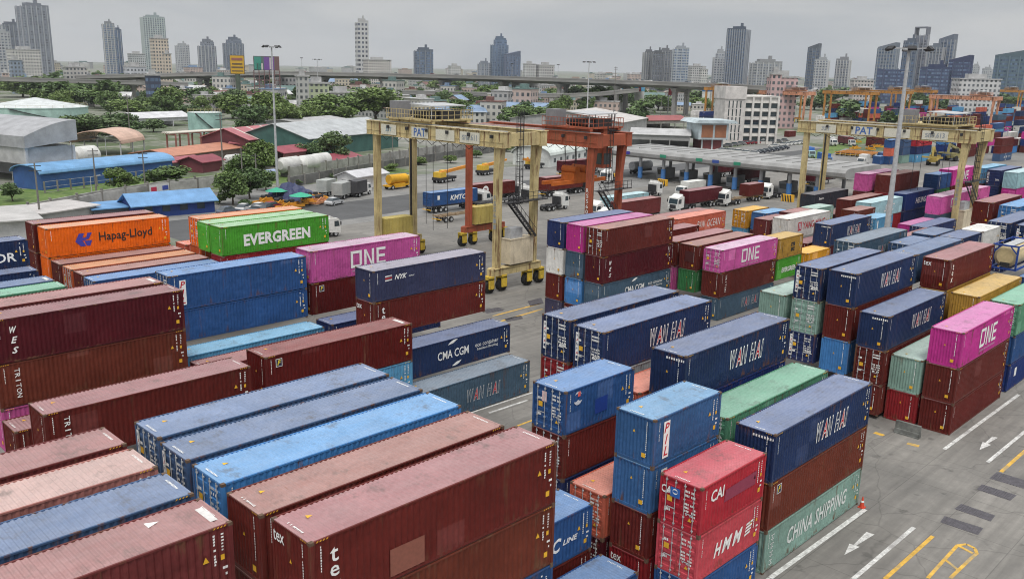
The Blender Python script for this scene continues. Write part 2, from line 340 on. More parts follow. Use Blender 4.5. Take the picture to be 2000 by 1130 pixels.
def txt(s, h, wd, x, zf, shear=0, bold=.02, col=WHITE):
    return lambda c, L, hh, cc: stick(c, text_mesh(s, h, wd, bold, shear), 'S', x, hh*zf, col)
MK = dict(hapag=marks_hapag, ever=marks_evergreen, one=lambda c, L, h, k: one(c, 6.1, h*.55, 1.55, 3.9), cma=marks_cma, pil=marks_pil, tex=marks_tex, triton=marks_triton,
    wes=marks_wes, florens=marks_florens, pan=marks_pan, ym=marks_ym, hmm=marks_hmm, cai=marks_cai, china=marks_china, sitc=marks_sitc, kmtc=marks_kmtc, tc=marks_tc, msc=marks_msc,
    nyk=marks_nyk, heung=txt('HEUNG A', .95, 5.6, 7.2, .5, .12), lor=txt('SINOKOR', .85, 5.6, 8.3, .42), whlogo=lambda c, L, h, k: wanhai(c, L*.57, h*.54, k, 1.12, 4.0), whold=lambda c, L, h, k: wanhai(c, L*.56, h*.5, k, 1.0, 3.7, 1),
    everback=txt('EVERGREEN', .62, 3.6, 3.1, .45, 0, .03), zs=lambda c, L, h, k: (stick(c, poly_mesh([[(.85*math.cos(a*math.pi/10), .85*math.sin(a*math.pi/10)) for a in range(20)]]), 'S', 3.4, h*.5, WHITE, name='emblem'), stick(c, text_mesh('ZS', .8, 1.0, .03), 'S', 3.4, h*.5, (.2,.03,.03), .004)),
    dal=txt('Seaco', .4, 1.6, 2.4, .74, .1), ctos=txt('STG', .9, 2.8, 7.6, .45), cosco=lambda c, L, h, k: stick(c, poly_mesh([[(-.24,-.22),(.3,-.24),(.34,.12),(.02,.3),(-.28,.16)]]), 'S', .95, h*.72, (.7,.6,.6), name='emblem'))
# ------------------------------------------------------------------ containers
WD = 2.438
HT = {'S': 2.591, 'H': 2.896, 's': 2.591, 'h': 2.896}; LEN = {'S': 12.192, 'H': 12.192, 's': 6.058, 'h': 6.058}
def corr(n0, n1, pitch, lo, hi):
    pts = []; n = max(1, round((n1-n0)/pitch)); p = (n1-n0)/n
    for i in range(n):
        x = n0+i*p; pts += [(x, lo), (x+p*.26, lo), (x+p*.5, hi), (x+p*.76, hi)]
    pts.append((n1, lo)); return pts
_cm = {}
def cmeshes(t):
    if t in _cm: return _cm[t]
    L, h = LEN[t], HT[t]; d = {}
    b = MB()                                           # corrugated walls: two sides and the far end
    for y, s in ((.02, 1), (WD-.02, -1)):
        p = corr(.12, L-.12, .278, y, y+.036*s); n = len(p)
        b.add([(x, q, .17) for x, q in p]+[(x, q, h-.06) for x, q in p], [((i, i+1, i+n+1, i+n) if s > 0 else (i+1, i, i+n, i+n+1)) for i in range(n-1)])
    def endwall(x, s):
        p = corr(.13, WD-.13, .22, x, x+.042*s); n = len(p)
        b2 = MB(); b2.add([(q, y, .15) for y, q in p]+[(q, y, h-.08) for y, q in p], [((i+1, i, i+n, i+n+1) if s > 0 else (i, i+1, i+n+1, i+n)) for i in range(n-1)]); return b2
    e = endwall(L-.03, -1); b.add(e.v, e.f); d['F'] = endwall(.03, 1).mesh('front_wall', [PAINT])
    d['body'] = b.mesh('container_walls', [PAINT])
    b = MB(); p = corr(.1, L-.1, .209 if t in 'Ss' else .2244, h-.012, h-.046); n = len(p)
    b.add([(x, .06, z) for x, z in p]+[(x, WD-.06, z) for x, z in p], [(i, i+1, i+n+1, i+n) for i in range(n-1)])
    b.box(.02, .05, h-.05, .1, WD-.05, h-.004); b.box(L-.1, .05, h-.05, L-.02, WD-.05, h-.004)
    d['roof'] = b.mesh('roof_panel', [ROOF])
    b = MB()
    for x in (0, L-.14):
        for y in (0, WD-.12): b.box(x, y, .12, x+.14, y+.12, h-.118)
        b.box(x+.01, .17, .02, x+.12, WD-.17, .17); b.box(x+.01, .17, h-.1, x+.12, WD-.17, h-.042)
    for y in (.002, WD-.062):
        yb_ = .03 if y < 1 else -.03; b.box(.17, y+yb_, .07, L-.17, y+.06+yb_, .2); b.box(.17, y, h-.075, L-.17, y+.075, h-.003)
    b.box(.15, .1, .05, L-.15, WD-.1, .12)
    d['frame'] = b.mesh('frame', [FRAME])
    b = MB(); b.box(0, 0, 0, .178, .162, .118); d['cast'] = b.mesh('corner_casting', [CAST])
    b = MB(); w0 = WD/2-.15
    z0, z1 = .19, h-.12; pr = [(0, z0)]; n = 5; s = (z1-z0)/n
    for i in range(n):
        zz = z0+i*s; pr += [(0, zz+s*.3), (.03, zz+s*.38), (.03, zz+s*.82), (0, zz+s*.9)]
    pr.append((0, z1)); n = len(pr)
    b.add([(x+.02, .0, z) for x, z in pr]+[(x+.02, w0, z) for x, z in pr], [(i, i+1, i+n+1, i+n) for i in range(n-1)])
    b.box(.008, 0, z0, .05, .04, z1); b.box(.008, w0-.04, z0, .05, w0, z1)
    d['door'] = b.mesh('door', [PAINT])
    b = MB(); b.cyl((-.025, 0, .1), (-.025, 0, h-.06), .02, n=6)
    for zz in (.2, .75, 1.7, h-.2): b.box(-.04, -.05, zz-.03, .02, .05, zz+.03)
    d['rod'] = b.mesh('lock_rod', [GALV])
    b = MB(); b.box(-.045, 0, .98, -.02, .42, 1.02); d['handle'] = b.mesh('handle', [GALV])
    r = random.Random(len(t)+ord(t))
    def bars(b, x, z, nx, wch=.05, hh=.09, face='S', gap=.09):
        for i in range(nx):
            if r.random() < .12: continue
            ww = wch*r.uniform(.7, 1.2)
            if face == 'S': b.add([(x+i*gap, .008, z), (x+i*gap+ww, .008, z), (x+i*gap+ww, .008, z+hh), (x+i*gap, .008, z+hh)], [(0,1,2,3)])
            elif face == 'E': b.add([(.012, x-i*gap, z), (.012, x-i*gap-ww, z), (.012, x-i*gap-ww, z+hh), (.012, x-i*gap, z+hh)], [(0,1,2,3)])
            elif face == 'D': b.add([(.006, x-i*gap, z), (.006, x-i*gap-ww, z), (.006, x-i*gap-ww, z+hh), (.006, x-i*gap, z+hh)], [(0,1,2,3)])
            else: b.add([(x, z+i*gap, h-.004), (x+hh, z+i*gap, h-.004), (x+hh, z+i*gap+ww, h-.004), (x, z+i*gap+ww, h-.004)], [(0,1,2,3)])
    b = MB()
    for k in range(11): bars(b, L-.75, h-.35-k*.11, 1, .08, .08)
    for k in range(6): bars(b, L-.45, h-.35-k*.12, 1, .09, .06)
    for k in range(2): bars(b, L-.45, h*.42-k*.25, 2, .1, .1)
    for k in range(10): bars(b, .4, h-.32-k*.1, 1, .05, .07)
    bars(b, .2, .8, 11, face='R'); bars(b, L-.32, .8, 11, face='R')
    d['mark'] = b.mesh('stencil_lettering', [MARKW])
    b = MB()
    for k in range(18): bars(b, .52, h-.3-k*.105, 1, .05, .075, 'E')
    d['markF'] = b.mesh('stencil_lettering', [MARKW])
    b = MB()
    for k in range(2): bars(b, 1.0, h-.5-k*.22, 8, .065, .12, 'D', .08)
    for k in range(4): bars(b, .95, h*.55-k*.18, 3, .07, .11, 'D'); bars(b, .62, h*.55-k*.18, 4, .07, .1, 'D', .08)
    bars(b, 2.1, h*.66, 4, .08, .14, 'D'); bars(b, 2.1, h*.3, 4, .09, .16, 'D')
    d['markD'] = b.mesh('stencil_lettering', [MARKW])
    b = MB()
    def tri(x, z, s, y=.006): b.add([(x-s, y, z-s), (x+s, y, z-s), (x, y, z+s)], [(0,1,2)])
    tri(L-1.05, h*.62, .12); b.add([(L-.5, .006, h*.55), (L-.36, .006, h*.55), (L-.36, .006, h*.62), (L-.5, .006, h*.62)], [(0,1,2,3)])
    b.add([(L-.62, .006, .55), (L-.4, .006, .55), (L-.4, .006, .8), (L-.62, .006, .8)], [(0,1,2,3)])
    b.add([(.9, 1.55, h-.003), (1.15, 1.62, h-.003), (.95, 1.78, h-.003)], [(0,1,2)])
    if t in 'Hh':                                      # black and yellow height hatching at the top corners
        for x0_ in (.24, L-.72):
            for k in range(4): b.add([(x0_+k*.13, -.001, h-.07), (x0_+k*.13+.06, -.001, h-.07), (x0_+k*.13+.1, -.001, h-.015), (x0_+k*.13+.04, -.001, h-.015)], [(0,1,2,3)])
        for k in range(3): b.add([(.008, .25+k*.13, h-.09), (.008, .31+k*.13, h-.09), (.008, .35+k*.13, h-.045), (.008, .29+k*.13, h-.045)], [(0,1,2,3)])
    d['stick'] = b.mesh('warning_print', [MARKY])
    b = MB(); b.add([(.01, 1.35, 1.62), (.01, 1.2, 1.62), (.01, 1.275, 1.78)], [(0,1,2)]); b.add([(.01, .75, .42), (.01, .5, .42), (.01, .5, .66), (.01, .75, .66)], [(0,1,2,3)])
    d['stickF'] = b.mesh('warning_print', [MARKY])
    b = MB(); b.add([(.004, 1.98, 1.3), (.004, 1.68, 1.3), (.004, 1.68, 1.6), (.004, 1.98, 1.6)], [(0,1,2,3)]); b.add([(.004, .72, .62), (.004, .5, .62), (.004, .61, .82)], [(0,1,2)])
    d['stickD'] = b.mesh('warning_print', [MARKY])
    _cm[t] = d; return d
PAL = dict(maroon=(.108,.016,.013), dmaroon=(.075,.009,.014), brown=(.11,.02,.016), rust=(.13,.03,.018), rose=(.14,.03,.03), dred=(.10,.010,.009), red=(.40,.025,.04), rred=(.22,.016,.02), hmm=(.52,.07,.09),
    navy=(.018,.03,.10), wh=(.016,.032,.092), whold=(.05,.085,.15), charcoal=(.035,.038,.05), nyk=(.035,.04,.085), purple=(.06,.055,.10), blue=(.026,.078,.215), pil=(.042,.115,.265), bright=(.055,.19,.44), dblue=(.013,.032,.14),
    lblue=(.10,.30,.50), sky=(.13,.36,.52), pale=(.30,.48,.52), steel=(.06,.105,.155), grey=(.3,.31,.32), cmag=(.05,.095,.19), magenta=(.46,.035,.24), pink=(.48,.09,.27), opink=(.50,.09,.30), orange=(.72,.13,.008), dorange=(.45,.09,.03), coral=(.55,.13,.08), salmon=(.36,.15,.13),
    green=(.07,.31,.03), dgreen=(.04,.17,.06), mint=(.15,.37,.26), china=(.23,.36,.31), pgreen=(.10,.28,.17), gmint=(.22,.34,.29), yellow=(.42,.24,.045), amber=(.6,.28,.02), white=(.62,.61,.58), cream=(.6,.55,.45), cream2=(.7,.68,.66))
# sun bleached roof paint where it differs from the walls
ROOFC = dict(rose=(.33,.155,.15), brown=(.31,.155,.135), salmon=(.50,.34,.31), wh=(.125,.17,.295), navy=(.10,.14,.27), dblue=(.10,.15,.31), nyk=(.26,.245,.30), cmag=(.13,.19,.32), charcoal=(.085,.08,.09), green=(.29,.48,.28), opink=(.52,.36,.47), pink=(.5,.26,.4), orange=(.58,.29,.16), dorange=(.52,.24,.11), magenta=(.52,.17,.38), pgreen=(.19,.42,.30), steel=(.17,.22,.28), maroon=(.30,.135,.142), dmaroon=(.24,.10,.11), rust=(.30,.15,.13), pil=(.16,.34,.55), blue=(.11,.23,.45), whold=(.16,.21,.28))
def container(t, loc, ck, end, marks, label, group=None, detail=1, rz=0):
    d = cmeshes(t); col = PAL[ck]; L, h = LEN[t], HT[t]
    j = random.Random(hash(label) % 9973 if False else sum(map(ord, label))); f = j.uniform(.9, 1.1); col = tuple(c*f for c in col)
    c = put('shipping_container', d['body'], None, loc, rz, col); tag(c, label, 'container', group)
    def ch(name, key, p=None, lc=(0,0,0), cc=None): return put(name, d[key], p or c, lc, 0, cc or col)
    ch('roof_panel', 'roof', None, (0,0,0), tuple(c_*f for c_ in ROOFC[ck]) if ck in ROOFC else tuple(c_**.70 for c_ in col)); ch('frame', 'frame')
    if detail >= 2:
        for x in (-.006, L-.172):
            for y in (-.006, WD-.156):
                for z in (0, h-.118): ch('corner_casting', 'cast', None, (x, y, z))
    elif detail == 1:
        for x in (-.006, L-.172):
            for y in (-.006, WD-.156): ch("corner_casting", "cast", None, (x, y, h-.118))
    if end == 'D':
        for y in (.145, WD/2+.005):
            o = ch('door', 'door', None, (.01, y, 0))
            if detail:
                for yy in (.28, .82): ch('lock_rod', 'rod', o, (0, yy, 0))
                ch('handle', 'handle', o, (0, .3, 0))
        if detail: ch('stencil_lettering', 'markD'); ch('warning_print', 'stickD')
    else:
        ch('front_wall', 'F')
        if detail: ch('stencil_lettering', 'markF'); ch('warning_print', 'stickF')
    if detail: ch('stencil_lettering', 'mark'); ch('warning_print', 'stick')
    for k in (marks or '').split('+'):
        if k == 'whdoor':
            stick(c, poly_mesh([[(-.14,-.95),(.14,-.95),(.14,.95),(-.14,.95)]]), 'E', 2.14, h*.52, WHITE, .004, 'sign_panel')
            for i, ch_ in enumerate('WANHAI'): stick(c, text_mesh(ch_, .2, .2, .01), 'E', 2.14, h*.52+.74-.29*i, col if ch_ != 'A' else RED, .008)
            stick(c, text_mesh('2', .32, .26, .01), 'E', .78, h*.4, WHITE, .01); stick(c, text_mesh('80L', .3, .5, .01), 'E', .42, h*.4, WHITE, .01)
        elif k == 'whfront':
            stick(c, poly_mesh([[(-.07+i*.17,-.07),(.03+i*.17,-.07),(.03+i*.17,.07),(-.07+i*.17,.07)] for i in range(8)]), 'E', 1.3, h-.35, WHITE, 0, 'stencil_lettering')
        elif k == 'patch':
            stick(c, poly_mesh([[(-.8,-.55),(.8,-.55),(.8,.55),(-.8,.55)]]), 'S', 4.1, .8, (.24,.085,.06), .0, 'repaint_patch')
        elif k == 'square':
            stick(c, poly_mesh([[(-.6,-.6),(.6,-.6),(.6,.6),(-.6,.6)]]), 'E', 1.1, h*.52, (.08,.02,.02), .0, 'repaint_patch')
        elif k == 'arrow':
            o = put('stencil_lettering', poly_mesh([[(-.2,-.2),(.25,0),(-.2,.2)]]), c, (L-2.1, 1.75, h-.003), 0, WHITE)
        elif k == 'white':
            o = put('repaint_patch', poly_mesh([[(-.14,-.6),(.14,-.6),(.14,.6),(-.14,.6)]]), c, (L-.42, 1.1, h-.003), 0, (.62,.6,.58))
        elif k == 'bigpanel':
            stick(c, poly_mesh([[(-.15,-.9),(.15,-.9),(.15,.9),(-.15,.9)]]), 'S', .9, h*.5, WHITE, 0, 'sign_panel')
        elif k == 'blueport':
            stick(c, poly_mesh([arc(.36,.05,200,340), arc(.3,.18,20,160,0,.12)]), 'S', 1.05, h*.76, (.6,.62,.66), 0, 'emblem')
            stick(c, poly_mesh([[(-.04,0),(.2,.02),(.18,.3),(-.02,.28)]]), 'S', 1.05, h*.8, (.7,.12,.1), .003, 'emblem')
            stick(c, poly_mesh([[(-.55,-.45),(.55,-.4),(.55,.5),(-.55,.45)]]), 'S', 3.1, h*.42, (.012,.045,.25), 0, 'repaint_patch')
            stick(c, poly_mesh([[(-.17,-.3),(.17,-.3),(.17,.3),(-.17,.3)]]), 'E', 1.55, h*.75, (.7,.5,.5), .01, 'sign_panel')
        elif k: MK[k](c, L, h, col)
    return c
def stack(x, y, z0, items, rz=0, group=None, gap=0.0):
    z = z0; det = 2 if x+y < 105 else (1 if x+y < 185 else 0)
    for t, ck, end, mk, lab in items:
        container(t, (x, y, z), ck, end, mk, lab, group, det, rz); z += HT[t]+gap
# ------------------------------------------------------------------ the container yard: (x, y, height of the lowest one built, items from the bottom up)
ST = [
# nearest rows, bottom left of the photograph
(1.05,26.6,8.6,[('H','rose','F','arrow+white',"rose brown container in the bottom left corner with a white roof patch and triangle")]),
(1.05,29.5,8.6,[('H','cmag','F','',"steel blue container between the rose brown and pale salmon ones at bottom left")]),
(1.05,32.6,8.6,[('H','salmon','F','',"pale salmon container with washed out roof, nearest left edge of the photo")]),
(1.05,35.6,8.6,[('H','rose','F','',"dusty rose container behind the pale salmon one at the left edge")]),
(14.15,23.09,3.36,[('S','blue','F','',"mid blue container at the foot of the nearest stack under the rust brown one"),('H','rust','F','',"rust brown container under the big maroon container with the repainted square"),('H','maroon','F','tex+patch',"big maroon container in front with a pale repainted square on its side")]),
(14.15,26.3,5.7,[('H','brown','F','',"brown container under the rust topped one beside the big maroon one"),('H','brown','F','',"brown container with dusty ribbed roof between the bright blue and big maroon ones")]),
(14.25,29.31,8.97,[('S','bright','D','',"bright sky blue roofed container with doors facing us, third from the brown front row")]),
(14.22,32.14,9.0,[('S','cmag','D','whdoor',"grey blue container with door rods and rust stained roof beside the bright blue one")]),
(14.35,35.03,9.0,[('S','cmag','D','whdoor',"dull blue container with door rods, farthest of the three long blue roofs in the foreground")]),
# foreground right, pairs of twenty foot boxes
(27.05,23.3,0,[('s','blue','F','',"royal blue container standing on the ground at the bottom edge between the tall stacks")]),
(27.05,26.4,0,[('s','maroon','F','',"maroon container on the ground beneath the blue one with slanted white lettering"),('s','blue','F','tc',"blue container with slanted white lettering and pale blots, beside the rust brown stack")]),
(34.2,20.64,0,[('s','blue','D','',"blue container at the foot of the red stack beneath the pinkish one with white stripes"),('s','hmm','D','hmm',"faded pinkish red container with doors and a white striped emblem"),('s','red','D','cai',"bright red container with doors and blue sticker, topmost of the short red stack")]),
(34.22,23.6,0,[('s','rred','F','tex',"dark red container with white lettering on the ground below two blue ones"),('s','maroon','F','',"maroon container second up in the stack under two blue ones"),('s','pil','F','pil',"blue container under the rusty roofed one, sign half hidden by the red container"),('s','pil','F','pil',"blue container with rust streaked roof and upright white panel, topmost of its stack")]),
(34.2,26.5,0,[('s','dmaroon','D','',"dark maroon container on the ground beneath the orange roofed one"),('s','coral','D','',"small coral orange roofed container with doors tucked beside the rusty roofed blue stack")]),
(34.04,29.35,2.5,[('s','navy','D','',"dark navy container second up below the maroon one with doors"),('s','maroon','D','',"maroon container with doors under the pale blue roofed one with a red and blue emblem"),('s','blue','D','blueport',"blue container with doors, pale blue roof and small red emblem, topmost beside the road")]),
# row A, second block
(41.45,20.82,0,[('S','china','F','china',"pale sea green container with big white lettering standing beside the white road line"),('H','rust','F','florens',"rust red container between the pale green and the dark blue ones by the road"),('H','wh','F','whlogo+whfront',"dark blue container on top of the rust red and pale green ones by the road")]),
(41.5,23.8,5.49,[('H','pgreen','D','',"light green roofed container with green doors behind the dark blue stack by the road")]),
(41.75,26.96,5.4,[('H','dblue','F','',"deep blue container half hidden under the foremost tall dark blue one"),('H','wh','F','whlogo+whfront',"dark blue container with clean red and white lettering, foremost of the high ones mid picture")]),
(41.6,29.95,5.55,[('S','coral','F','',"coral roofed container deep between two blue stacks, little more than its roof showing")]),
(41.59,32.92,5.5,[('H','grey','F','',"light grey container hidden beneath a dark blue container with doors"),('H','wh','D','whlogo+whdoor',"dark blue container with doors and red and white side lettering above the grey one")]),
(41.6,35.75,5.65,[('H','rred','D','',"red container with doors below the leftmost blue door end beside the road"),('H','wh','D','whdoor',"dark blue door ended container, leftmost of the high blue pair near the road")]),
# row A beyond the cross lane
(70.08,20.85,-.05,[('S','maroon','F','',"dark maroon container on the ground lowest under the vivid magenta box"),('H','brown','F','',"brown container directly beneath the vivid magenta container near the right edge"),('H','magenta','F','one',"vivid magenta container with big white letters on two brown ones at right")]),
(69.9,23.5,0,[('S','rred','F','',"bright dark red container on the ground beside the concrete barrier"),('H','gmint','F','',"pale mint green container standing on the red one beside the concrete barrier")]),
(69.0,26.1,.3,[('S','brown','F','',"brown container on the ground below the door end near the red one"),('H','maroon','D','',"maroon container with doors and white stencils under a dark blue one"),('H','wh','F','whlogo+whfront',"dark blue container above the maroon door end on the right")]),
(69.6,29.3,2.8,[('H','bright','F','',"bright cornflower blue container beneath a maroon one beside the mint roofs"),('H','maroon','F','',"maroon container sandwiched between the cornflower blue and a dark blue one"),('H','wh','F','whlogo+whfront',"dark blue container stacked high left of the short maroon one")]),
(69.6,32.3,3.0,[('S','navy','D','whdoor',"navy container with doors, lowest of the blue, mint and blue door stack"),('H','gmint','D','',"pale mint container with doors between two dark blue door ends"),('H','wh','D','whdoor',"dark blue container with doors, top of the door stack above the mint one")]),
(69.8,35.5,2.66,[('H','gmint','F','',"mint grey container under the pale roofed one left of the door stack"),('H','gmint','F','',"pale roofed mint container just left of the blue and mint door stack")]),
(84.1,20.9,0,[('S','dblue','F','kmtc',"blue container with white lettering on the ground at the right edge"),('S','blue','F','',"plain blue container above the white lettered one at the right edge"),('H','pgreen','D','',"mint green roofed container with green doors above the blue ones at the right edge")]),
(83.4,24.0,2.5,[('H','yellow','F','',"mustard container under another mustard one behind the magenta box"),('H','yellow','F','',"mustard yellow container with plain front beside the mint roof on the right")]),
(84.2,27.1,2.6,[('S','yellow','F','',"mustard container low in the stack under the rosy roofed maroon one"),('H','yellow','F','',"mustard container peeking out right beneath the short maroon one on the right"),('H','maroon','F','tex',"maroon container with rosy roof and white front letters on the mustard one")]),
(84.3,30.15,8.1,[('H','cmag','F','',"dark fronted container with wide pale blue roof left of the rosy roofed maroon one")]),
(91.0,33.1,8.0,[('s','cmag','D','',"short blue container with dark door end behind the wide pale blue roof")]),
(84.5,35.9,5.4,[('H','maroon','F','',"maroon container under the grey blue one with worn lettering"),('H','steel','D','whold',"grey blue container with worn lettering and door end at right of middle")]),
(98.2,36.6,6.9,[('S','rose','F','',"rosy roofed container behind the worn grey blue lettered one")]),
(98.3,33.6,8.1,[('s','cmag','F','',"short slate blue roofed container, left of two side by side near the yellow leg")]),
(98.6,30.9,8.1,[('s','wh','F','',"short slate blue roofed container, right of two side by side near the yellow leg")]),
(105.2,30.9,8.1,[('s','white','F','',"short white container behind the slate blue roofs near the yellow leg")]),
(98.2,22.6,5.2,[('S','blue','F','',"pale blue roofed container beneath the tank at the right edge")]),
(111.3,30.0,5.3,[('H','navy','D','',"navy container beneath the navy door end near the tank"),('H','wh','D','whdoor',"navy blue container with doors and orange sticker above the tank at right")]),
(111.0,26.9,8.2,[('H','wh','D','whdoor',"navy blue container with doors cut by the right edge above the tank")]),
(125.8,36.3,5.6,[('H','rred','F','',"dark red container beneath the maroon one right of the yellow crane leg"),('H','maroon','F','',"maroon container with long rosy roof right of the yellow crane leg")]),
(126.0,33.2,8.3,[('H','bright','D','',"blue container with doors beside the long rosy roof at the right edge")]),
(126.0,30.1,8.3,[('H','wh','D','',"navy container with doors behind the navy door pair at the right edge")]),
# row B, left block
(14.0,48.9,5.64,[('H','maroon','F','triton',"brown container with sideways letters down its corner, half way down the left edge")]),
(14.1,55.0,2.7,[('H','maroon','F','white',"brown container of which a small roof corner shows left of the sideways lettered corner")]),
(14.5,58.9,2.8,[('H','pink','F','',"dusty pink container at the left edge beneath the rust brown one"),('H','rust','F','triton',"rust brown container with sideways letters below the slant lettered maroon one at left"),('H','dmaroon','F','wes',"dark maroon container with slanted white letters at the left edge"),]),
(14.5,62.0,8.6,[('H','rose','F','white',"rosy roofed container behind the dark maroon one with slanted letters")]),
(27.7,49.72,2.75,[('H','lblue','F','',"light blue container beneath the dark red one at centre left"),('H','dred','F','florens+white',"deep red brown container with rosy roof on the light blue one at centre left")]),
(27.7,58.4,2.9,[('S','rose','F','',"low rosy roofed container behind the deep red brown one")]),
(27.9,61.8,2.95,[('S','lblue','F','',"low container with bright light blue roof beneath the two long blue ones")]),
(28.6,65.4,5.5,[('S','blue','F','',"blue container with scratched side below the pale roofed blue one"),('H','blue','D','pil',"long blue container with pale worn roof left of the faded pink one")]),
(40.3,49.45,0,[('H','steel','F','whold',"grey blue container with worn letters on the ground beside the yard road")]),
(40.6,52.2,2.9,[('S','wh','F','cma',"dark blue container with white swoosh above the grey blue one on the ground")]),
(40.64,55.48,5.87,[('H','maroon','F','tex',"maroon container under the lilac roofed slate one at centre left"),('S','nyk','F','nyk',"dark slate container with greyish lilac roof at centre left")]),
(41.0,62.0,2.9,[('S','navy','F','',"low navy container with patched roof left of the lilac roofed stack")]),
(41.3,65.4,5.5,[('H','dred','F','florens',"dark red container beneath the faded pink container at centre left"),('H','opink','F','one',"faded pink container with big white letters left of the tall yellow crane legs")]),
# row B, second block
(70.2,56.1,2.9,[('S','steel','F','cma',"grey blue container with white swoosh third down in the corner stack below the crane"),('H','dmaroon','F','wes',"maroon container with slanted letters between the brown and grey blue ones below the crane"),('H','brown','D','',"dusty brown container with doors, right of the magenta one in the high corner stack")]),
(70.2,58.85,0,[('S','maroon','F','tex',"maroon container with white lettering low in the corner stack"),('H','bright','F','',"bright blue ended container second up below the magenta stack"),('H','steel','F','',"slate blue ended container directly below the magenta one"),('H','magenta','F','',"magenta container between the navy and the brown roofs in the corner stack")]),
(70.2,61.65,0,[('S','purple','F','',"purple grey container on the ground at the corner of the high stack"),('H','maroon','F','',"maroon ended container below the white one beside the crane wheels"),('H','white','F','',"white ended container below the navy one beside the yellow crane"),('H','navy','F','',"navy container on top of the white one beside the yellow crane")]),
(84.6,50.9,0,[('S','steel','F','whold',"slate container at the foot of the pink door ended stack in the middle"),('H','brown','F','triton',"brown container beneath the pink door ended container in the middle"),('S','opink','D','one',"pink container with doors and white letters in the middle of the yard")]),
(84.6,54.1,2.6,[('S','dgreen','F','',"green ended container below the brown one with a dark square"),('H','brown','F','square',"brown container with a dark square on its front left of the pink door ended one")]),
(84.7,57.1,2.3,[('H','pink','F','',"dull pink ended container squeezed beside the green end"),('H','maroon','F','',"maroon roofed container behind the brown one with the dark square")]),
(85.0,62.2,5.4,[('S','maroon','F','ctos',"maroon container with white letters behind the corner stack")]),
(97.4,51.0,2.6,[('s','green','F','everback',"small bright green container under the small mustard one"),('s','yellow','F','msc',"small mustard container with black letters right of the pink door ended one")]),
(104.2,50.5,2.6,[('s','amber','F','',"small amber roofed container right of the small mustard one")]),
(110.5,50.7,2.65,[('S','dmaroon','D','',"maroon door ended container under a blue one left of the lamp mast"),('H','wh','F','whlogo+whfront',"blue container with red and white letters left of the pale lamp mast")]),
(110.7,53.8,2.6,[('s','maroon','F','',"maroon container low between the white and the blue lettered ones")]),
(124.0,50.6,5.0,[('s','lblue','D','bigpanel',"light blue short container between a blue lettered one and the lamp mast")]),
(110.5,56.7,5.2,[('H','white','F','ym',"white container with big red lettering")]),
(110.6,59.6,5.0,[('s','rose','F','',"rosy roofed container behind the white red lettered one"),]),
(114.4,62.2,2.6,[('s','dmaroon','F','',"maroon container below the short blue one with a white panel"),('s','pil','F','bigpanel',"short blue container with white panel beside the amber one")]),
(114.3,65.2,2.6,[('s','lblue','F','',"light blue container beneath the amber one with doors"),('s','amber','D','',"amber container with doors between the coral orange one and the short blue one")]),
(99.8,67.4,2.6,[('S','dorange','F','',"orange container beneath the coral orange one"),('S','coral','F','pan',"coral orange container with white slanted lettering")]),
(101.0,70.5,4.9,[('S','rose','F','',"rosy container just behind the coral orange one")]),
(118.0,59.8,5.2,[('s','rose','F','',"rosy roofed short container right of the short blue one")]),
(124.5,59.9,5.2,[('s','china','F','',"pale grey green roofed short container behind the white red lettered one")]),
(134.6,55.9,2.7,[('H','rred','F','',"red maroon container below the pale turquoise one"),('S','pale','F','sitc',"pale turquoise container behind the lamp mast")]),
(134.6,59.0,5.4,[('H','brown','F','',"brown fronted container left of the pale turquoise one")]),
(134.8,65.2,5.5,[('H','charcoal','F','dal',"charcoal container between the two yellow legs of the right crane")]),
(134.6,62.1,3.0,[('S','rose','F','',"rosy container low beside the charcoal one")]),
(125.0,53.7,5.6,[('s','rust','F','',"rust roofed short container in front of the pale turquoise one")]),
(147.0,55.5,2.8,[('H','navy','F','',"navy container under the white lettered blue one"),('H','dblue','F','heung',"blue container with white block letters right of the lamp mast")]),
(133.5,46.9,2.9,[('H','navy','D','',"long rust brown roofed container with dark ends near the lamp mast foot")]),
(137.0,50.0,2.7,[('S','magenta','F','',"magenta container low in front of the white lettered blue one")]),
(146.8,49.8,3.0,[('H','steel','F','',"slate container under the pink one behind the yellow leg"),('H','opink','F','one',"pink container with white lettering cut by the yellow crane leg")]),
(146.5,58.2,5.6,[('H','rred','F','',"dark red container beneath the brown one left of the blue door end"),('H','brown','F','',"brown container beside the pink one high under the right crane")]),
(145.2,61.2,5.6,[('H','rose','F','',"rosy container under the pink one beneath the right crane"),('H','pink','F','',"dusty pink container high under the right crane girder")]),
(159.5,55.2,5.7,[('s','dgreen','F','',"green container under the blue door end beneath the right crane"),('s','blue','D','bigpanel',"blue container with doors and white panel beneath the right crane")]),
(166.3,55.2,5.5,[('H','maroon','F','',"maroon container below the distant magenta one"),('H','magenta','F','one',"distant magenta container right of the blue door end")]),
(160.0,50.6,5.6,[('H','pink','F','',"pale pink roofed container behind the pink one cut by the yellow leg")]),
(179.5,54.0,5.1,[('H','maroon','F','',"maroon container under the sky blue one at right"),('H','lblue','F','sitc',"sky blue container right of the yellow crane leg")]),
(177.6,50.7,5.1,[('H','navy','D','',"navy door ended container below the other navy one at right"),('H','navy','D','whdoor',"navy door ended container right of the sky blue one")]),
(176.0,47.4,5.1,[('H','magenta','D','',"magenta container with doors at the right edge"),('H','pale','F','',"pale blue fronted container on the magenta one at the right edge")]),
# row C
(13.5,79.3,5.5,[('S','pgreen','F','',"low container with pale green roof at the left edge")]),
(13.5,82.2,5.5,[('S','cmag','F','white',"low container with periwinkle blue roof behind the pale green roof")]),
(13.2,85.4,5.9,[('S','wh','F','',"blue container in front of the white lettered one at the left edge")]),
(13.4,88.2,8.3,[('S','wh','F','lor',"blue container with two round white letters at the left edge")]),
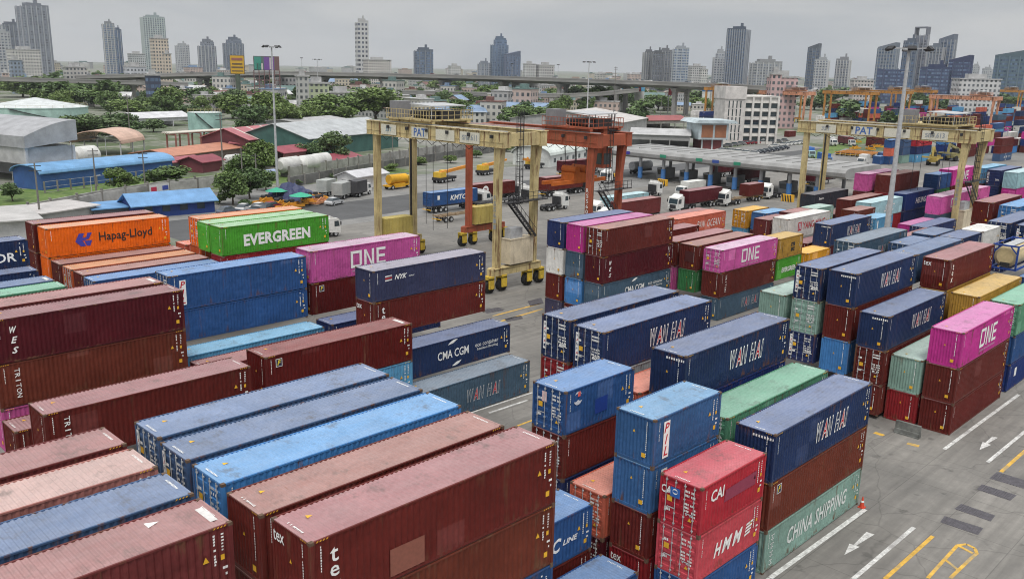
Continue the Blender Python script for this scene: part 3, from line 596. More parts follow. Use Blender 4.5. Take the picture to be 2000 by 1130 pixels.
(28.0,79.5,5.5,[('S','blue','D','',"low blue roofed container with white codes left of the pale roofed blue one")]),
(28.2,82.5,5.5,[('S','brown','F','',"brown container with long dusty roof, nearest of three below the big orange emblem one")]),
(28.2,85.4,5.5,[('S','dorange','D','',"pale orange roofed container, middle of three below the big orange emblem one")]),
(28.2,88.35,5.5,[('S','brown','F','',"brown container with dusty roof just below the big orange emblem one")]),
(28.2,91.3,5.3,[('H','orange','F','',"orange container under the big orange emblem one"),('H','orange','F','hapag',"bright orange container with blue emblem and black lettering")]),
(28.0,94.25,5.4,[('H','maroon','F','',"maroon container below the one behind the big orange emblem one"),('H','maroon','F','',"maroon container right behind the big orange emblem one")]),
(40.2,79.3,6.1,[('S','rred','F','',"dark red container beneath the big white lettered green one"),('H','green','F','ever',"bright green container with large white lettering")]),
(40.3,82.15,8.65,[('H','green','F','',"dark ended green container just behind the big lettered green one")]),
(41.0,85.5,5.7,[('H','dorange','F','',"burnt orange container below the orange one with doors"),('H','orange','D','',"long orange container with doors behind the green ones")]),
(40.8,88.5,5.8,[('S','coral','F','',"salmon roofed container between the big orange emblem one and the orange door end")]),
]
for x, y, z0, it in ST: stack(x, y, z0, it)
# tank in a frame, right edge
t = thing('tank_container', 'cream cylindrical tank in a blue steel frame at the right edge', 'tank', (98.5, 25.4, 8.15))
b = MB()
for x in (0.05, 6.0):
    for y in (.08, 2.36): b.beam((x, y, 0), (x, y, 2.59), .16, .16)
    for z in (.1, 2.5): b.beam((x, .16, z), (x, 2.28, z), .14, .16)
    for s in (1, -1): b.beam((x, 1.22+s*1.05, 1.75), (x, 1.22+s*.45, 2.42), .1, .1)
for y in (.08, 2.36): b.beam((.13, y, .1), (5.92, y, .1), .14, .18); b.beam((.13, y, 2.5), (5.92, y, 2.5), .1, .1)
b.obj('frame', COLR, t, col=(.02,.06,.28))
b = MB(); b.cyl((.4, 1.22, 1.32), (5.6, 1.22, 1.32), 1.1, n=28)
for a, c, r0, r1 in ((.15, .4, .8, 1.1), (5.6, 5.85, 1.1, .8)): b.cyl((a, 1.22, 1.32), (c, 1.22, 1.32), r0, r1, n=28)
b.obj('tank', COLR, t, col=(.58,.47,.27))
b = MB(); b.box(.5, .75, 2.44, 5.6, 1.7, 2.5); b.obj('walkway', GALV, t)
b = MB(); b.box(.05, .7, .35, .13, 1.6, .75); b.obj('valve_box', DARK, t)
# ------------------------------------------------------------------ ground, road markings
def concrete(name, base, dark, scale=.12, crack=True):
    m, N, L, b = newmat(name); v, oi = coords(N, L, rnd=False)
    n1 = noise(N, L, v, scale, 6, .65); n2 = noise(N, L, v, scale*14, 5, .7)
    col = mixc(N, L, ramp(N, L, n1, .35, .68), base, dark)
    col = mixc(N, L, mulv(N, L, n2, 0, .3), col, tuple(c*.55 for c in dark))
    vt, _ = coords(N, L, (.12, 1.8, 1), rnd=False); ty = noise(N, L, vt, .9, 6, .6)
    col = mixc(N, L, mulv(N, L, ty, 0, .5), col, tuple(c*.45 for c in dark))
    n3 = noise(N, L, v, scale*6, 3, .5); col = mixc(N, L, ramp(N, L, n3, .63, .70, (0,0,0,1), (.55,.55,.55,1)), col, tuple(c*.4 for c in dark))
    if crack:
        vo = nn('ShaderNodeTexVoronoi', N, feature='DISTANCE_TO_EDGE'); vo.inputs['Scale'].default_value = .11; wv = nn('ShaderNodeVectorMath', N, operation='ADD'); nz = nn('ShaderNodeTexNoise', N); nz.inputs['Scale'].default_value = .5; L.new(v, nz.inputs['Vector'])
        L.new(v, wv.inputs[0]); L.new(nz.outputs['Color'], wv.inputs[1]); L.new(wv.outputs[0], vo.inputs['Vector']); col = mixc(N, L, ramp(N, L, vo.outputs['Distance'], .002, .006, (.35,.35,.35,1), (0,0,0,1)), col, tuple(c*.3 for c in dark))
    if crack:
        br = nn('ShaderNodeTexBrick', N); br.inputs['Scale'].default_value = 1; br.inputs['Brick Width'].default_value = 5; br.inputs['Row Height'].default_value = 4; br.inputs['Mortar Size'].default_value = .03; br.offset = 0
        br.inputs['Color1'].default_value = (1,1,1,1); br.inputs['Color2'].default_value = (.93,.93,.93,1); br.inputs['Mortar'].default_value = (.62,.62,.62,1); L.new(v, br.inputs['Vector'])
        col = mixc(N, L, .8, col, br.outputs[0], 'MULTIPLY')
    L.new(col, b.inputs['Base Color']); b.inputs['Roughness'].default_value = .8; return m
def grassy(name, a, bcol, c, scale=.02):
    m, N, L, b = newmat(name); v, oi = coords(N, L, rnd=False)
    n1 = noise(N, L, v, scale, 8, .7); n2 = noise(N, L, v, scale*9, 6, .7)
    col = mixc(N, L, ramp(N, L, n1, .42, .56), a, bcol); col = mixc(N, L, ramp(N, L, n2, .5, .64), col, c)
    L.new(col, b.inputs['Base Color']); b.inputs['Roughness'].default_value = .9; return m
def sheet(name, pts, m, z, kind='structure'):
    b = MB(); b.add([(p[0], p[1], z) for p in pts], [tuple(range(len(pts)))]); return tag(b.obj(name, m), kind=kind)
CONC = concrete('yard_concrete', (.315,.298,.27), (.175,.168,.155)); ASPH = concrete('asphalt', (.11,.112,.115), (.075,.076,.078), .2, False)
GRASS = grassy('grass', (.10,.17,.03), (.06,.11,.02), (.16,.2,.06), .08)
g = MB(); n = 24; a0, a1 = -3000, 9500
for i in range(n):
    for j in range(n):
        s = (a1-a0)/n; x, y = a0+i*s, a0+j*s; g.add([(x,y,0),(x+s,y,0),(x+s,y+s,0),(x,y+s,0)], [(0,1,2,3)])
struct('ground', g, grassy('city_ground', (.2,.2,.18), (.07,.10,.04), (.27,.26,.23), .012))
sheet('yard_concrete', [(-40,-60),(330,-60),(330,110),(215,128),(-40,128)], CONC, .004)
sheet('terminal_apron', [(215,128.01),(330,110.01),(720,110.01),(720,-60),(330.01,-60),(330.01,110)], concrete('apron_concrete', (.27,.265,.25), (.19,.188,.18)), .004)
sheet('side_yard_concrete', [(60,128.01),(215,128.01),(330,110.02),(330,178),(60,178)], concrete('side_concrete', (.33,.325,.31), (.2,.2,.195)), .004)
sheet('asphalt_road', [(60,131),(100,133),(150,140),(330,150),(330,157),(150,153),(100,150),(60,150)], ASPH, .008)
sheet('grass_verge', [(-60,184),(150,184),(150,206),(-60,206)], GRASS, .008)
sheet('hedge_verge', [(255,128),(330,150),(400,165),(400,172),(330,158),(255,134)], GRASS, .012)
WL = plain('white_road_paint', (.58,.58,.56), .7, .35, 5, second=(.33,.32,.31)); YL = plain('yellow_road_paint', (.6,.36,.06), .7, .3, 2.5, second=(.34,.27,.15))
def line(p, q, wd, m, z=.012, name='road_marking'):
    p, q = at(*p), at(*q); d = (q-p).normalized(); r = Vector((-d.y, d.x, 0))*wd/2
    return sheet(name, [p-r, p+r, q+r, q-r], m, z)
for p, q, wd in (((1504,1128),(1690,994),.30), ((1666,1130),(1785,1029),.26), ((1844,877),(1913,826),.28), ((1929,902),(2010,835),.26), ((955,806),(1030,781),.22), ((900,812),(1040,766),.18), ((1420,1190),(1504,1129),.3), ((1560,1220),(1665,1131),.26), ((1913,826),(1990,770),.28)): line(p, q, wd, WL)
for p, q, wd in (((1728,1130),(1822,1046),.24), ((1955,921),(2015,868),.26), ((960,850),(1040,820),.2), ((962,617),(1058,592),.3), ((975,628),(1060,603),.3), ((1708,844),(1726,850),.45), ((1772,865),(1795,871),.45), ((1640,1220),(1727,1131),.24)): line(p, q, wd, YL)
def arrow(pts): sheet('arrow_marking', [at(*p) for p in pts], WL, .012)
arrow([(1649,1083),(1659,1061),(1667,1063),(1692,1038),(1708,1043),(1672,1065),(1679,1067)])
arrow([(1913,878),(1919,862),(1924,864),(1938,852),(1949,854),(1929,866),(1936,868)])
lp = [(1812,1128),(1870,1064),(1888,1062),(1904,1070),(1908,1080),(1898,1088),(1856,1128)]
for a_, b_ in zip(lp, lp[1:]): line(a_, b_, .2, YL, .012)
line((1846,1092), (1871,1112), .2, YL, .016); line((1870,1064), (1900,1080), .22, YL, .016)
GRT = plain('drain_steel', (.085,.08,.09), .6, .3, 4)
def grate(name, q, label):
    P = [at(*p) for p in q]; c = sum(P, Vector())/4; b = MB(); n = 14
    b.add([(p.x-c.x, p.y-c.y, .012) for p in P], [(0,1,2,3)])
    for i in range(1, n):
        s, e = P[0].lerp(P[1], i/n)-c, P[3].lerp(P[2], i/n)-c; b.beam((s.x, s.y, .02), (e.x, e.y, .02), .05, .02)
    return tag(b.obj(name, GRT, loc=(c.x, c.y, 0)), label, 'drain cover', 'drain covers in the yard')
for q, lb in (([(1844.6,1007),(1920.6,1030.7),(1910,1044),(1836,1019)], 'dark drain cover nearest the yellow loop marking'), ([(1877,983),(1944,1006),(1935,1017.6),(1863.6,993)], 'second dark drain cover from the yellow loop'),
              ([(1917.6,945),(1986,966.5),(1973,977),(1907.4,955)], 'third dark drain cover from the yellow loop'), ([(1947,921),(2015,941),(2015,958),(1932,933.5)], 'dark drain cover cut by the right picture edge'),
              ([(1030,588),(1057,581),(1062,592),(1036,598)], 'brown drain cover beside the crane wheels'), ([(985,622),(1018,616),(1022,622),(990,628)], 'brown drain cover near the short maroon one corner'), ([(943,604),(975,600),(985,606),(950,612)], 'brown drain cover just right of the dark slate container end')): grate('drain_cover', q, lb)
# barrier, cone, rubble
p0, p1 = at(1748,842), at(1796,856); d = (p1-p0); b = MB(); b.beam((0,0,.05), (d.x,d.y,.05), .55, .1); b.beam((0,0,.25), (d.x,d.y,.25), .42, .3); b.beam((0,0,.7), (d.x,d.y,.7), .24, .6)
tag(b.obj('concrete_barrier', plain('stained_concrete', (.16,.165,.155), .85, .4, 2.2, second=(.07,.07,.065)), loc=(p0.x, p0.y, 0)), 'mossy grey concrete barrier lying in front of the red container', 'barrier')
b = MB(); b.box(-.2,-.2,0,.2,.2,.05); b.cyl((0,0,.05),(0,0,.75),.16,.03,n=14)
pc = at(1683,990); t = tag(b.obj('traffic_cone', COLR, loc=(pc.x,pc.y,0.004), col=(.5,.06,.03)), 'worn red traffic cone at the corner of the pale sea green container', 'cone')
b = MB(); b.cyl((0,0,.38),(0,0,.5),.112,.088,n=14,caps=False); b.obj('reflective_band', MARKW, t)
# ------------------------------------------------------------------ gantry cranes
YEL_C, RED_C = (.53,.435,.225), (.36,.095,.05)
CR = painted('crane_paint', 1.0, rough=.65, var=.22, rlo=.53, rustcol=(.16,.08,.04))
def wheel_mesh():
    b = MB(); b.cyl((0,-.3,0),(0,.3,0),.78,n=20); b.cyl((0,-.34,0),(0,.34,0),.62,n=20); return b.mesh('wheel', [RUBBER])
_w = wheel_mesh(); b = MB(); b.cyl((0,-.36,0),(0,.36,0),.3,n=12); _wr = b.mesh('rim', [CR])
def gantry(label, L0, L1, W0, W1, z0, hg, col, tro, signs, num, cab=False, near=True, scale=1.0, extra=None):
    """legs at the four corners, two girders across the rows, sills on rubber wheels"""
    t = thing('gantry_crane', label, 'crane', (L0, W0, 0)); lx, wy = L1-L0, W1-W0; zt = z0+hg
    def part(n, b, m=CR, p=None, c=None): return b.obj(n, m, p or t, col=c or col)
    lw, ll = .82*scale, .78*scale
    for x in (0, lx):
        for k, y in enumerate((0, wy)):
            b = MB(); s = 1 if k == 0 else -1
            for (ya, yb, za, zb, f) in ((0, 0, 3.0, z0*.78, 1.0), (0, -.25*s if k == 0 else 0, z0*.78, z0, 1.5 if k == 0 else 1.05)):
                v = []
                for zz, ff, yy in ((za, 1.0, ya), (zb, f, yb)):
                    for dx, dy in ((-1,-1),(1,-1),(1,1),(-1,1)): v.append((x+dx*ll/2, y+yy+dy*lw/2*ff, zz))
                b.add(v, [(0,1,5,4),(1,2,6,5),(2,3,7,6),(3,0,4,7),(3,2,1,0),(4,5,6,7)])
            for sg in (-1, 1):                       # stiffener flanges
                b.box(x-ll/2-.05, y+sg*.22-.05, 3.0, x-ll/2, y+sg*.22+.05, z0-1.0)
                b.box(x-.2, y+sg*(lw/2), 3.0, x+.2, y+sg*(lw/2)+.05*sg if sg > 0 else y-(lw/2)-.05, z0*.7)
            part('leg', b)
    for x in (0, lx):
        b = MB(); b.box(x-.55, -1.5, z0, x+.55, wy+1.6, zt); b.box(x-.7, -1.6, zt, x+.7, wy+1.7, zt+.07)
        b.box(x-.68, -1.5, z0-.06, x+.68, wy+1.6, z0-.003)
        n = int(wy/2.4)
        for i in range(n+1): b.box(x-.62, i*wy/n-.05, z0+.05, x-.55, i*wy/n+.05, zt-.02)
        b.box(x-.60, -1.4, z0+hg*.30, x-.55, wy+1.5, z0+hg*.35)
        gd = part('girder', b)
        r = MB(); r.box(x-.05, -1.5, zt+.07, x+.05, wy+1.6, zt+.2); r.obj('rail', GALV, gd)
        w_ = MB()
        xx = x-1.2 if x == 0 else x+1.2
        if x == 0:
            for i in range(6): w_.box(x-.95, wy*i/6+.25, z0+hg*.58, x-.65, wy*i/6+.6, z0+hg*.82)
            w_.obj('floodlight', DARK, gd)
    for y in (-.9, wy+.9):
        b = MB(); b.box(.56, y-.45, z0+.1, lx-.56, y+.45, zt-.1); part('end_tie', b)
    for y in (0, wy):
        b = MB(); b.box(-1.2, y-.5, 2.1, lx+1.2, y+.5, 3.0); b.box(-.9, y-.62, 2.98, lx+.9, y+.62, 3.06); part('sill_beam', b)
        for x in (-1.3, .9, lx-.9, lx+1.3):
            br = MB(); br.box(x-.42, y-.6, .62, x+.42, y-.42, 1.9); br.box(x-.42, y+.42, .62, x+.42, y+.6, 1.9); br.box(x-.42, y-.6, 1.75, x+.42, y+.6, 2.15); br.cyl((x, y-.66, .8), (x, y-.6, .8), .2, n=10)
            brk = part('wheel_bracket', br, c=(.6,.42,.05))
            wo = put('wheel', _w, t, (x, y, .79)); put('rim', _wr, wo, (0,0,0), 0, (.4,.3,.06))
    if near:
        b = MB(); b.box(lx*.26, -.75, 3.3, lx*.9, .9, 6.4); b.box(lx*.26-.06, -.8, 6.4, lx*.9+.06, .95, 6.5)
        mh = part('machinery_house', b, c=(.62,.54,.40)); b = MB(); b.box(lx*.3, -.5, 6.51, lx*.62, .6, 7.8); b.obj('ventilation_unit', GALV, mh)
        b = MB(); b.box(.6, wy-.9, 3.3, lx-.8, wy+.9, 6.0)
        for i in range(8): b.box(.6+i*(lx-1.4)/8, wy-.95, 3.3, .66+i*(lx-1.4)/8, wy-.9, 6.0)
        part('generator_house', b, c=(.5,.40,.12))
        b = MB(); b.cyl((lx-.45, wy, 3), (lx-.45, wy, z0-.1), .13, n=8); part('cable_duct', b, DARK)
        b = MB()                                     # stair from the sill to a landing between the legs
        q0, q1 = Vector((lx-.8, -.9, 6.6)), Vector((1.2, -.9, 11.2))
        for s in (-.45, .45): b.beam(q0+Vector((0,s,0)), q1+Vector((0,s,0)), .08, .25); b.beam(q0+Vector((0,s,1)), q1+Vector((0,s,1)), .05, .05)
        for i in range(20):
            q = q0.lerp(q1, i/19); b.box(q.x-.14, q.y-.42, q.z-.02, q.x+.14, q.y+.42, q.z+.02)
            if i % 3 == 0:
                for s in (-.45, .45): b.beam(q+Vector((0,s,0)), q+Vector((0,s,1)), .04, .04)
        part('stair', b, DARK)
        b = MB(); b.box(.3, -1.5, 11.15, lx+1.1, -.5, 11.25)
        for i in range(9):
            x = .4+i*(lx+.6)/8; b.beam((x, -1.45, 11.2), (x, -1.45, 12.3), .05, .05)
        for z in (11.75, 12.3): b.beam((.3, -1.45, z), (lx+1.1, -1.45, z), .05, .05)
        part('platform', b, DARK)
        b = MB()                                     # caged ladder
        for x in (lx*.35, lx*.35+.5): b.beam((x, -1.0, 11.2), (x, -1.0, zt+2.6), .06, .06)
        for i in range(34): z = 11.3+i*.3; b.beam((lx*.35, -1.0, z), (lx*.35+.5, -1.0, z), .035, .035) if z < zt+2.5 else None
        for i in range(11):
            z = 12.5+i*.9
            if z < zt+2.6:
                for c in range(6):
                    a, a2 = -c*math.pi/6, -(c+1)*math.pi/6; b.beam((lx*.35+.25+.45*math.cos(a), -1.0+.7*math.sin(a), z), (lx*.35+.25+.45*math.cos(a2), -1.0+.7*math.sin(a2), z), .05, .05)
        for c in range(5):
            a = -c*math.pi/4; b.beam((lx*.35+.25+.45*math.cos(a), -1.0+.7*math.sin(a), 12.5), (lx*.35+.25+.45*math.cos(a), -1.0+.7*math.sin(a), zt+2.6), .04, .04)
        part('caged_ladder', b, DARK)
    # trolley
    ya, yb = tro; b = MB(); b.box(-.6, ya, zt+.55, lx+.6, yb, zt+.75)
    for x in (-.2, lx-.4):
        b.box(x, ya, zt+.25, x+.6, yb, zt+.6)
    tr = part('trolley', b)
    b = MB()
    for (xa, xb, yy) in ((-.6, lx+.6, ya), (-.6, lx+.6, yb)):
        for i in range(8): xx = xa+(xb-xa)*i/7; b.beam((xx, yy, zt+.7), (xx, yy, zt+1.9), .06, .06)
        for z in (1.3, 1.9): b.beam((xa, yy, zt+z), (xb, yy, zt+z), .06, .06)
    for xx in (-.6, lx+.6):
        m_ = int((yb-ya)/.55)
        for i in range(m_+1): y = ya+(yb-ya)*i/m_; b.beam((xx, y, zt+.7), (xx, y, zt+1.9), .055, .055)
        for z in (1.3, 1.9): b.beam((xx, ya, zt+z), (xx, yb, zt+z), .06, .06)
    b.obj('railing', CR, tr, col=col)
    b = MB(); b.box(-.3, yb-2.3, zt+.76, 1.8, yb-.4, zt+2.9); b.obj('control_cabinet', plain('grey_cabinet', (.22,.22,.23), .6), tr)
    b = MB(); b.box(lx*.3, ya+.8, zt+.76, lx*.85, yb-3, zt+1.8); b.cyl((lx*.25, ya+1.2, zt+1.3), (lx*.25, yb-3, zt+1.3), .5, n=12); b.cyl((1.0, ya+.6, zt+1.2), (1.0, ya+2.2, zt+1.2), .4, n=10); b.obj('hoist_drum', DARK, tr)
    b = MB(); b.prism([(ya+.5, zt+2.4), (ya+(yb-ya)*.55, zt+2.6), (ya+(yb-ya)*.55, zt+2.72), (ya+.5, zt+2.52)], .2, lx-.2, 'x')
    for y in (ya+.7, ya+(yb-ya)*.5):
        for x in (.4, lx-.4): b.beam((x, y, zt+.7), (x, y, zt+2.45), .08, .08)
    b.obj('canopy', GALV, tr)
    b = MB()
    for x in (lx*.3, lx*.7):
        for y in (ya+2.2, ya+(yb-ya)*.75): b.cyl((x, y, zt+.6), (x, y, 5.5 if extra is None else 13.2), .035, n=5)
    b.obj('hoist_rope', DARK, tr)
    b = MB()                                           # festoon cable under the near girder
    for i in range(10):
        y0_, y1_ = wy*i/10, wy*(i+1)/10; b.cyl((.75, y0_, z0-.1), (.75, (y0_+y1_)/2, z0-.75), .04, n=4); b.cyl((.75, (y0_+y1_)/2, z0-.75), (.75, y1_, z0-.1), .04, n=4)
    b.obj('festoon_cable', DARK, t)
    if cab:
        b = MB(); b.box(lx*.4, ya-.2, z0-3.0, lx*.4+1.9, ya+1.6, z0-.3); b.box(lx*.4+.4, ya+.2, z0-.31, lx*.4+1.4, ya+1.2, zt+.6); cb = b.obj('operator_cab', CR, tr, col=col)
        b = MB(); b.box(lx*.4-.03, ya, z0-2.5, lx*.4, ya+1.4, z0-1.0); b.box(lx*.4+.2, ya-.23, z0-2.5, lx*.4+1.7, ya-.2, z0-1.0); b.obj('window', GLASS, cb)
    if extra == 'spreader':
        ys = (ya+yb)/2+1.0; zs = 11.6; b = MB(); b.box(-2.6, ys-1.1, zs, lx+2.6, ys-.7, zs+.5); b.box(-2.6, ys+.7, zs, lx+2.6, ys+1.1, zs+.5); b.box(lx/2-1.6, ys-1.2, zs+.2, lx/2+1.6, ys+1.2, zs+1.5); b.cyl((lx/2-1.0, ys-1.3, zs+1.9), (lx/2-1.0, ys+1.3, zs+1.9), .55, n=12); b.cyl((lx/2+1.0, ys-1.3, zs+1.9), (lx/2+1.0, ys+1.3, zs+1.9), .55, n=12)
        sp = b.obj('spreader', CR, tr, col=(.6,.16,.03))
        b = MB()
        for x in (lx/2-1.2, lx/2+1.2):
            for y in (ys-.9, ys+.9): b.cyl((x, y, zs+1.6), (x, y, zt+.6), .05, n=5)
        b.obj('hoist_rope', DARK, sp)
    for y, s, c, hh, wv, pw in signs:
        pn = put('sign_panel', poly_mesh([[(-pw/2,-hg*.42),(pw/2,-hg*.42),(pw/2,hg*.36),(-pw/2,hg*.36)]]), t, (-.70, y, z0+hg*.5), 0, (.62,.6,.5)); FRONT(pn)
        if s: l_ = put('lettering', text_mesh(s, hh, wv, .02), pn, (0,0,.02), 0, c)
    if num:
        for i, ch in enumerate(num):
            o = put('lettering', text_mesh(ch, .55, .42, .01), t, (-ll/2-.07, 0, z0*.66-i*.72), 0, WHITE if col == RED_C else (.25,.28,.3)); FRONT(o)
    return t
PATC = (.06,.14,.38); GR = (.3,.33,.36)
gantry('pale yellow gantry crane with blue girder lettering standing nearest, in the centre', 75, 81.4, 76.8, 101, 17.9, 1.75, YEL_C, (89.0-76.8, 98.0-76.8),
       [(20.6,'35T',(.25,.35,.42),.6,1.3,3.3), (14.0,'PAT',PATC,1.05,2.4,3.4), (9.0,'',GR,.5,1,3.6), (4.4,'รทส.611',GR,.75,2.7,3.6)], 'RSS611')
gantry('orange red gantry crane with hanging operator cab behind the nearest yellow crane', 92.4, 98.7, 76.8, 101, 17.1, 1.75, RED_C, (.2, 8.6), [], 'RSS609', cab=True, extra='spreader')
o = put('lettering', text_mesh('รทส.609', .95, 3.4, .015), bpy.data.objects['gantry_crane.001'], (-.7, 9.6, 17.1+.9), 0, (.75,.7,.66)); FRONT(o)
gantry('pale yellow gantry crane with blue girder lettering standing farther off on the right', 148.8, 156.6, 48.3, 74.6, 17.3, 1.8, YEL_C, (1.5, 10.5),
       [(22.6,'35T',(.35,.38,.42),.7,1.6,3.6), (15.9,'PAT',PATC,1.2,2.9,4.3), (10.4,'',GR,.5,1,4.2), (4.4,'รทส.613',GR,.8,3.0,4.0)], 'RSS613')
# ------------------------------------------------------------------ floodlight masts
def mast(label, p, zt, r, heads, span, name='light_mast', group='floodlight masts'):
    t = thing(name, label, 'mast', (p[0], p[1], 0), 0, group)
    b = MB(); b.cyl((0,0,0), (0,0,zt), r, r*.45, n=12); b.cyl((0,0,0),(0,0,.5), r*1.7, n=12); b.obj('pole', GALV, t)
    b = MB(); b.cyl((0,0,zt-.3),(0,0,zt-.1), span*.16, n=12)
    for i in range(heads): a = 2*math.pi*i/heads+.5; b.beam((0,0,zt-.1), (span/2*math.cos(a), span/2*math.sin(a), zt), .12, .12)
    b.obj('head_frame', GALV, t)
    for i in range(heads):
        a = 2*math.pi*i/heads+.5; b = MB(); c = Vector((span/2*math.cos(a), span/2*math.sin(a), zt+.1))
        for k in (-.45, .0, .45): q = c+Vector((-math.sin(a)*k*span*.16, math.cos(a)*k*span*.16, 0)); b.beam(q, q+Vector((math.cos(a)*.45, math.sin(a)*.45, -.35)), .24*span/3.5, .2*span/3.5)
        b.obj('floodlight', DARK, t)
    return t
mast('tall grey floodlight mast standing before the blue and pink containers on the right', (111.6, 44.0), height((111.6, 44.0), 94), .42, 6, 4.6)
mast('tall pale floodlight mast beside the side road left of centre', (96.2, 164.1), 30.4, .30, 4, 3.2)
# ------------------------------------------------------------------ vehicles
def vwheel(r=.5, w=.3):
    b = MB(); b.cyl((0,-w/2,0),(0,w/2,0),r,n=16); m1 = b.mesh('wheel', [RUBBER])
    b = MB(); b.cyl((0,-w/2-.01,0),(0,w/2+.01,0),r*.55,n=12); return m1, b.mesh('rim', [GALV])
_TW = vwheel(); _CW = vwheel(.33, .22)
def wheels(t, spots, W=None):
    W = W or _TW; r = .5 if W is _TW else .33
    for x, y in spots: put('rim', W[1], put('wheel', W[0], t, (x, y, r)))
def tractor_proto(name='truck_tractor', col=(.68,.68,.66)):
    t = thing(name, 'x', 'truck')
    b = MB(); b.box(-5.6,-.45,.75,1.0,.45,1.05); b.box(-4.6,-1.2,.95,-3.2,1.2,1.1); b.cyl((-2.0,-.95,.8),(-.9,-.95,.8),.3,n=10); b.cyl((-2.2,.95,.8),(-.9,.95,.8),.35,n=10); b.box(-4.1,-.5,1.1,-3.0,.5,1.3); b.obj('chassis', DARK, t)
    b = MB(); b.prism([(-.75,.85),(1.35,.6),(1.4,1.6),(1.15,2.85),(.9,3.0),(-.75,3.0)], -1.2, 1.2, 'y'); b.prism([(-.5,3.0),(.6,3.0),(-.4,3.5)], -1.05, 1.05, 'y'); cab = b.obj('cab', COL, t, col=col)
    b = MB(); b.add([(1.41,-1.05,1.68),(1.41,1.05,1.68),(1.2,.98,2.65),(1.2,-.98,2.65)], [(0,1,2,3)]); b.obj('windscreen', GLASS, cab)
    for s in (-1, 1):
        b = MB(); y = 1.205*s; b.add([(.2,y,1.7),(1.2,y,1.7),(1.0,y,2.6),(.2,y,2.6)], [(0,1,2,3)]); b.obj('side_window', GLASS, cab)
        b = MB(); b.box(1.25,min(1.3*s,1.45*s),1.9,1.4,max(1.3*s,1.45*s),2.5); b.obj('mirror', DARK, cab)
        b = MB(); b.box(1.36,min(.75*s,1.1*s),.95,1.42,max(.75*s,1.1*s),1.15); b.obj('headlight', MARKW, cab)
    b = MB(); b.box(1.36,-.7,.75,1.43,.7,1.5); b.obj('grille', DARK, cab)
    b = MB(); b.box(-1.25,-1.0,1.1,-.95,1.0,2.6); b.obj('air_tank_rack', DARK, t)
    wheels(t, [(.5,-1.0),(.5,1.0),(-3.2,-.9),(-3.2,.9),(-4.5,-.9),(-4.5,.9)]); return t
def trailer_proto(Lb=12.2, axles=3, name='container_trailer', col=(.10,.10,.105)):
    t = thing(name, 'x', 'trailer')
    b = MB(); b.box(0,-.55,1.0,Lb,-.35,1.35); b.box(0,.35,1.0,Lb,.55,1.35)
    for x in (0, Lb*.33, Lb*.66, Lb-.25): b.box(x,-1.2,1.12,x+.25,1.2,1.36)
    for i in range(7): b.box(.8+i*Lb*.13,-.35,1.1,.95+i*Lb*.13,.35,1.25)
    b.obj('bed', COL, t, col=col)
    b = MB(); b.box(Lb-3.2,-.8,.25,Lb-3.0,-.6,1.0); b.box(Lb-3.2,.6,.25,Lb-3.0,.8,1.0); b.obj('landing_leg', DARK, t)
    b = MB(); b.box(-.08,-1.2,.6,0,1.2,.75); b.obj('rear_bumper', MARKY, t)
    wheels(t, [(1.3+i*1.3, y) for i in range(axles) for y in (-.95,.95)]); return t
PT, PTR, PTRo = tractor_proto(), trailer_proto(), trailer_proto(col=(.5,.2,.03))
PTRt = trailer_proto(axles=2, col=(.28,.2,.12))
_first = {}
def use(proto, p, rz, label, group=None, z=.004, col=None):
    if proto.name in _first: o = dup(proto)
    else: o = proto; _first[proto.name] = 1
    o.location = (p[0], p[1], z); o.rotation_euler = (0, 0, rz); o['label'] = label
    if group: o['group'] = group
    if col:
        for c in o.children:
            if c.name.startswith(('cab', 'body', 'box')): c.color = (*col, 1)
    return o
def rig(p, rz, lt, lc, lb, ck='maroon', t='S', mk='', end='D', lq=None, cabcol=None, group='container lorries between the yard and the toll gates'):
    """trailer carrying a container, with a tractor in front; p = rear corner on the ground"""
    c, s = math.cos(rz), math.sin(rz); L = LEN[t]
    use(PTR if L > 7 else PTRt, p, rz, lb, group)
    container(t, (p[0]+c*.0+s*1.219, p[1]+s*.0-c*1.219, 1.37), ck, end, mk, lc, None, 0, rz)
    if lt: use(PT, (p[0]+c*(14.6 if L > 7 else 14.0), p[1]+s*(14.6 if L > 7 else 14.0)), rz, lt, group, col=cabcol)
def alng(u, v, rz=0, n=1.219):        # picture point at the near bottom edge of a load -> centre line of its vehicle
    q = at(u, v); return (q.x-math.sin(rz)*n, q.y+math.cos(rz)*n)
rig(alng(842,418), .02, 'white lorry cab pulling the blue white lettered container', 'blue white lettered container riding on a trailer behind the yellow crane', 'dark trailer under the blue white lettered container', 'blue', 'S', 'kmtc')
rig(alng(925,399), .02, 'lorry cab pulling the maroon container with a round white emblem', 'maroon container with round white emblem on a trailer between crane legs', 'dark trailer under the maroon container with the round emblem', 'maroon', 'S', 'zs')
rig(alng(1066,386), .0, 'white lorry cab pulling the maroon container left of the red crane leg', 'maroon container on a trailer just left of the red crane leg', 'dark trailer under the maroon container left of the red crane', 'maroon', 'H', '')
rig(alng(1100,345), .0, 'lorry cab ahead of the maroon container behind the red crane leg', 'maroon container on a trailer behind the red crane leg', 'trailer under the maroon container behind the red crane leg', 'dmaroon', 'S', '')
use(PTRt, alng(862,437), .05, 'empty rust brown trailer parked behind the left crane legs')
q = alng(1102,409); use(PT, q, .05, 'white lorry cab with bare black chassis in the open lane left of the red crane')
q = alng(1040,395); use(PT, q, .05, 'white lorry cab half hidden behind the yellow crane leg')
use(PTR, (q[0]-15.5, q[1]-.6), .05, 'empty black trailer behind the yellow crane stair')
q = alng(652,463); use(PT, (q[0], q[1]), 0, 'white lorry cab peeping out right of the big green container')
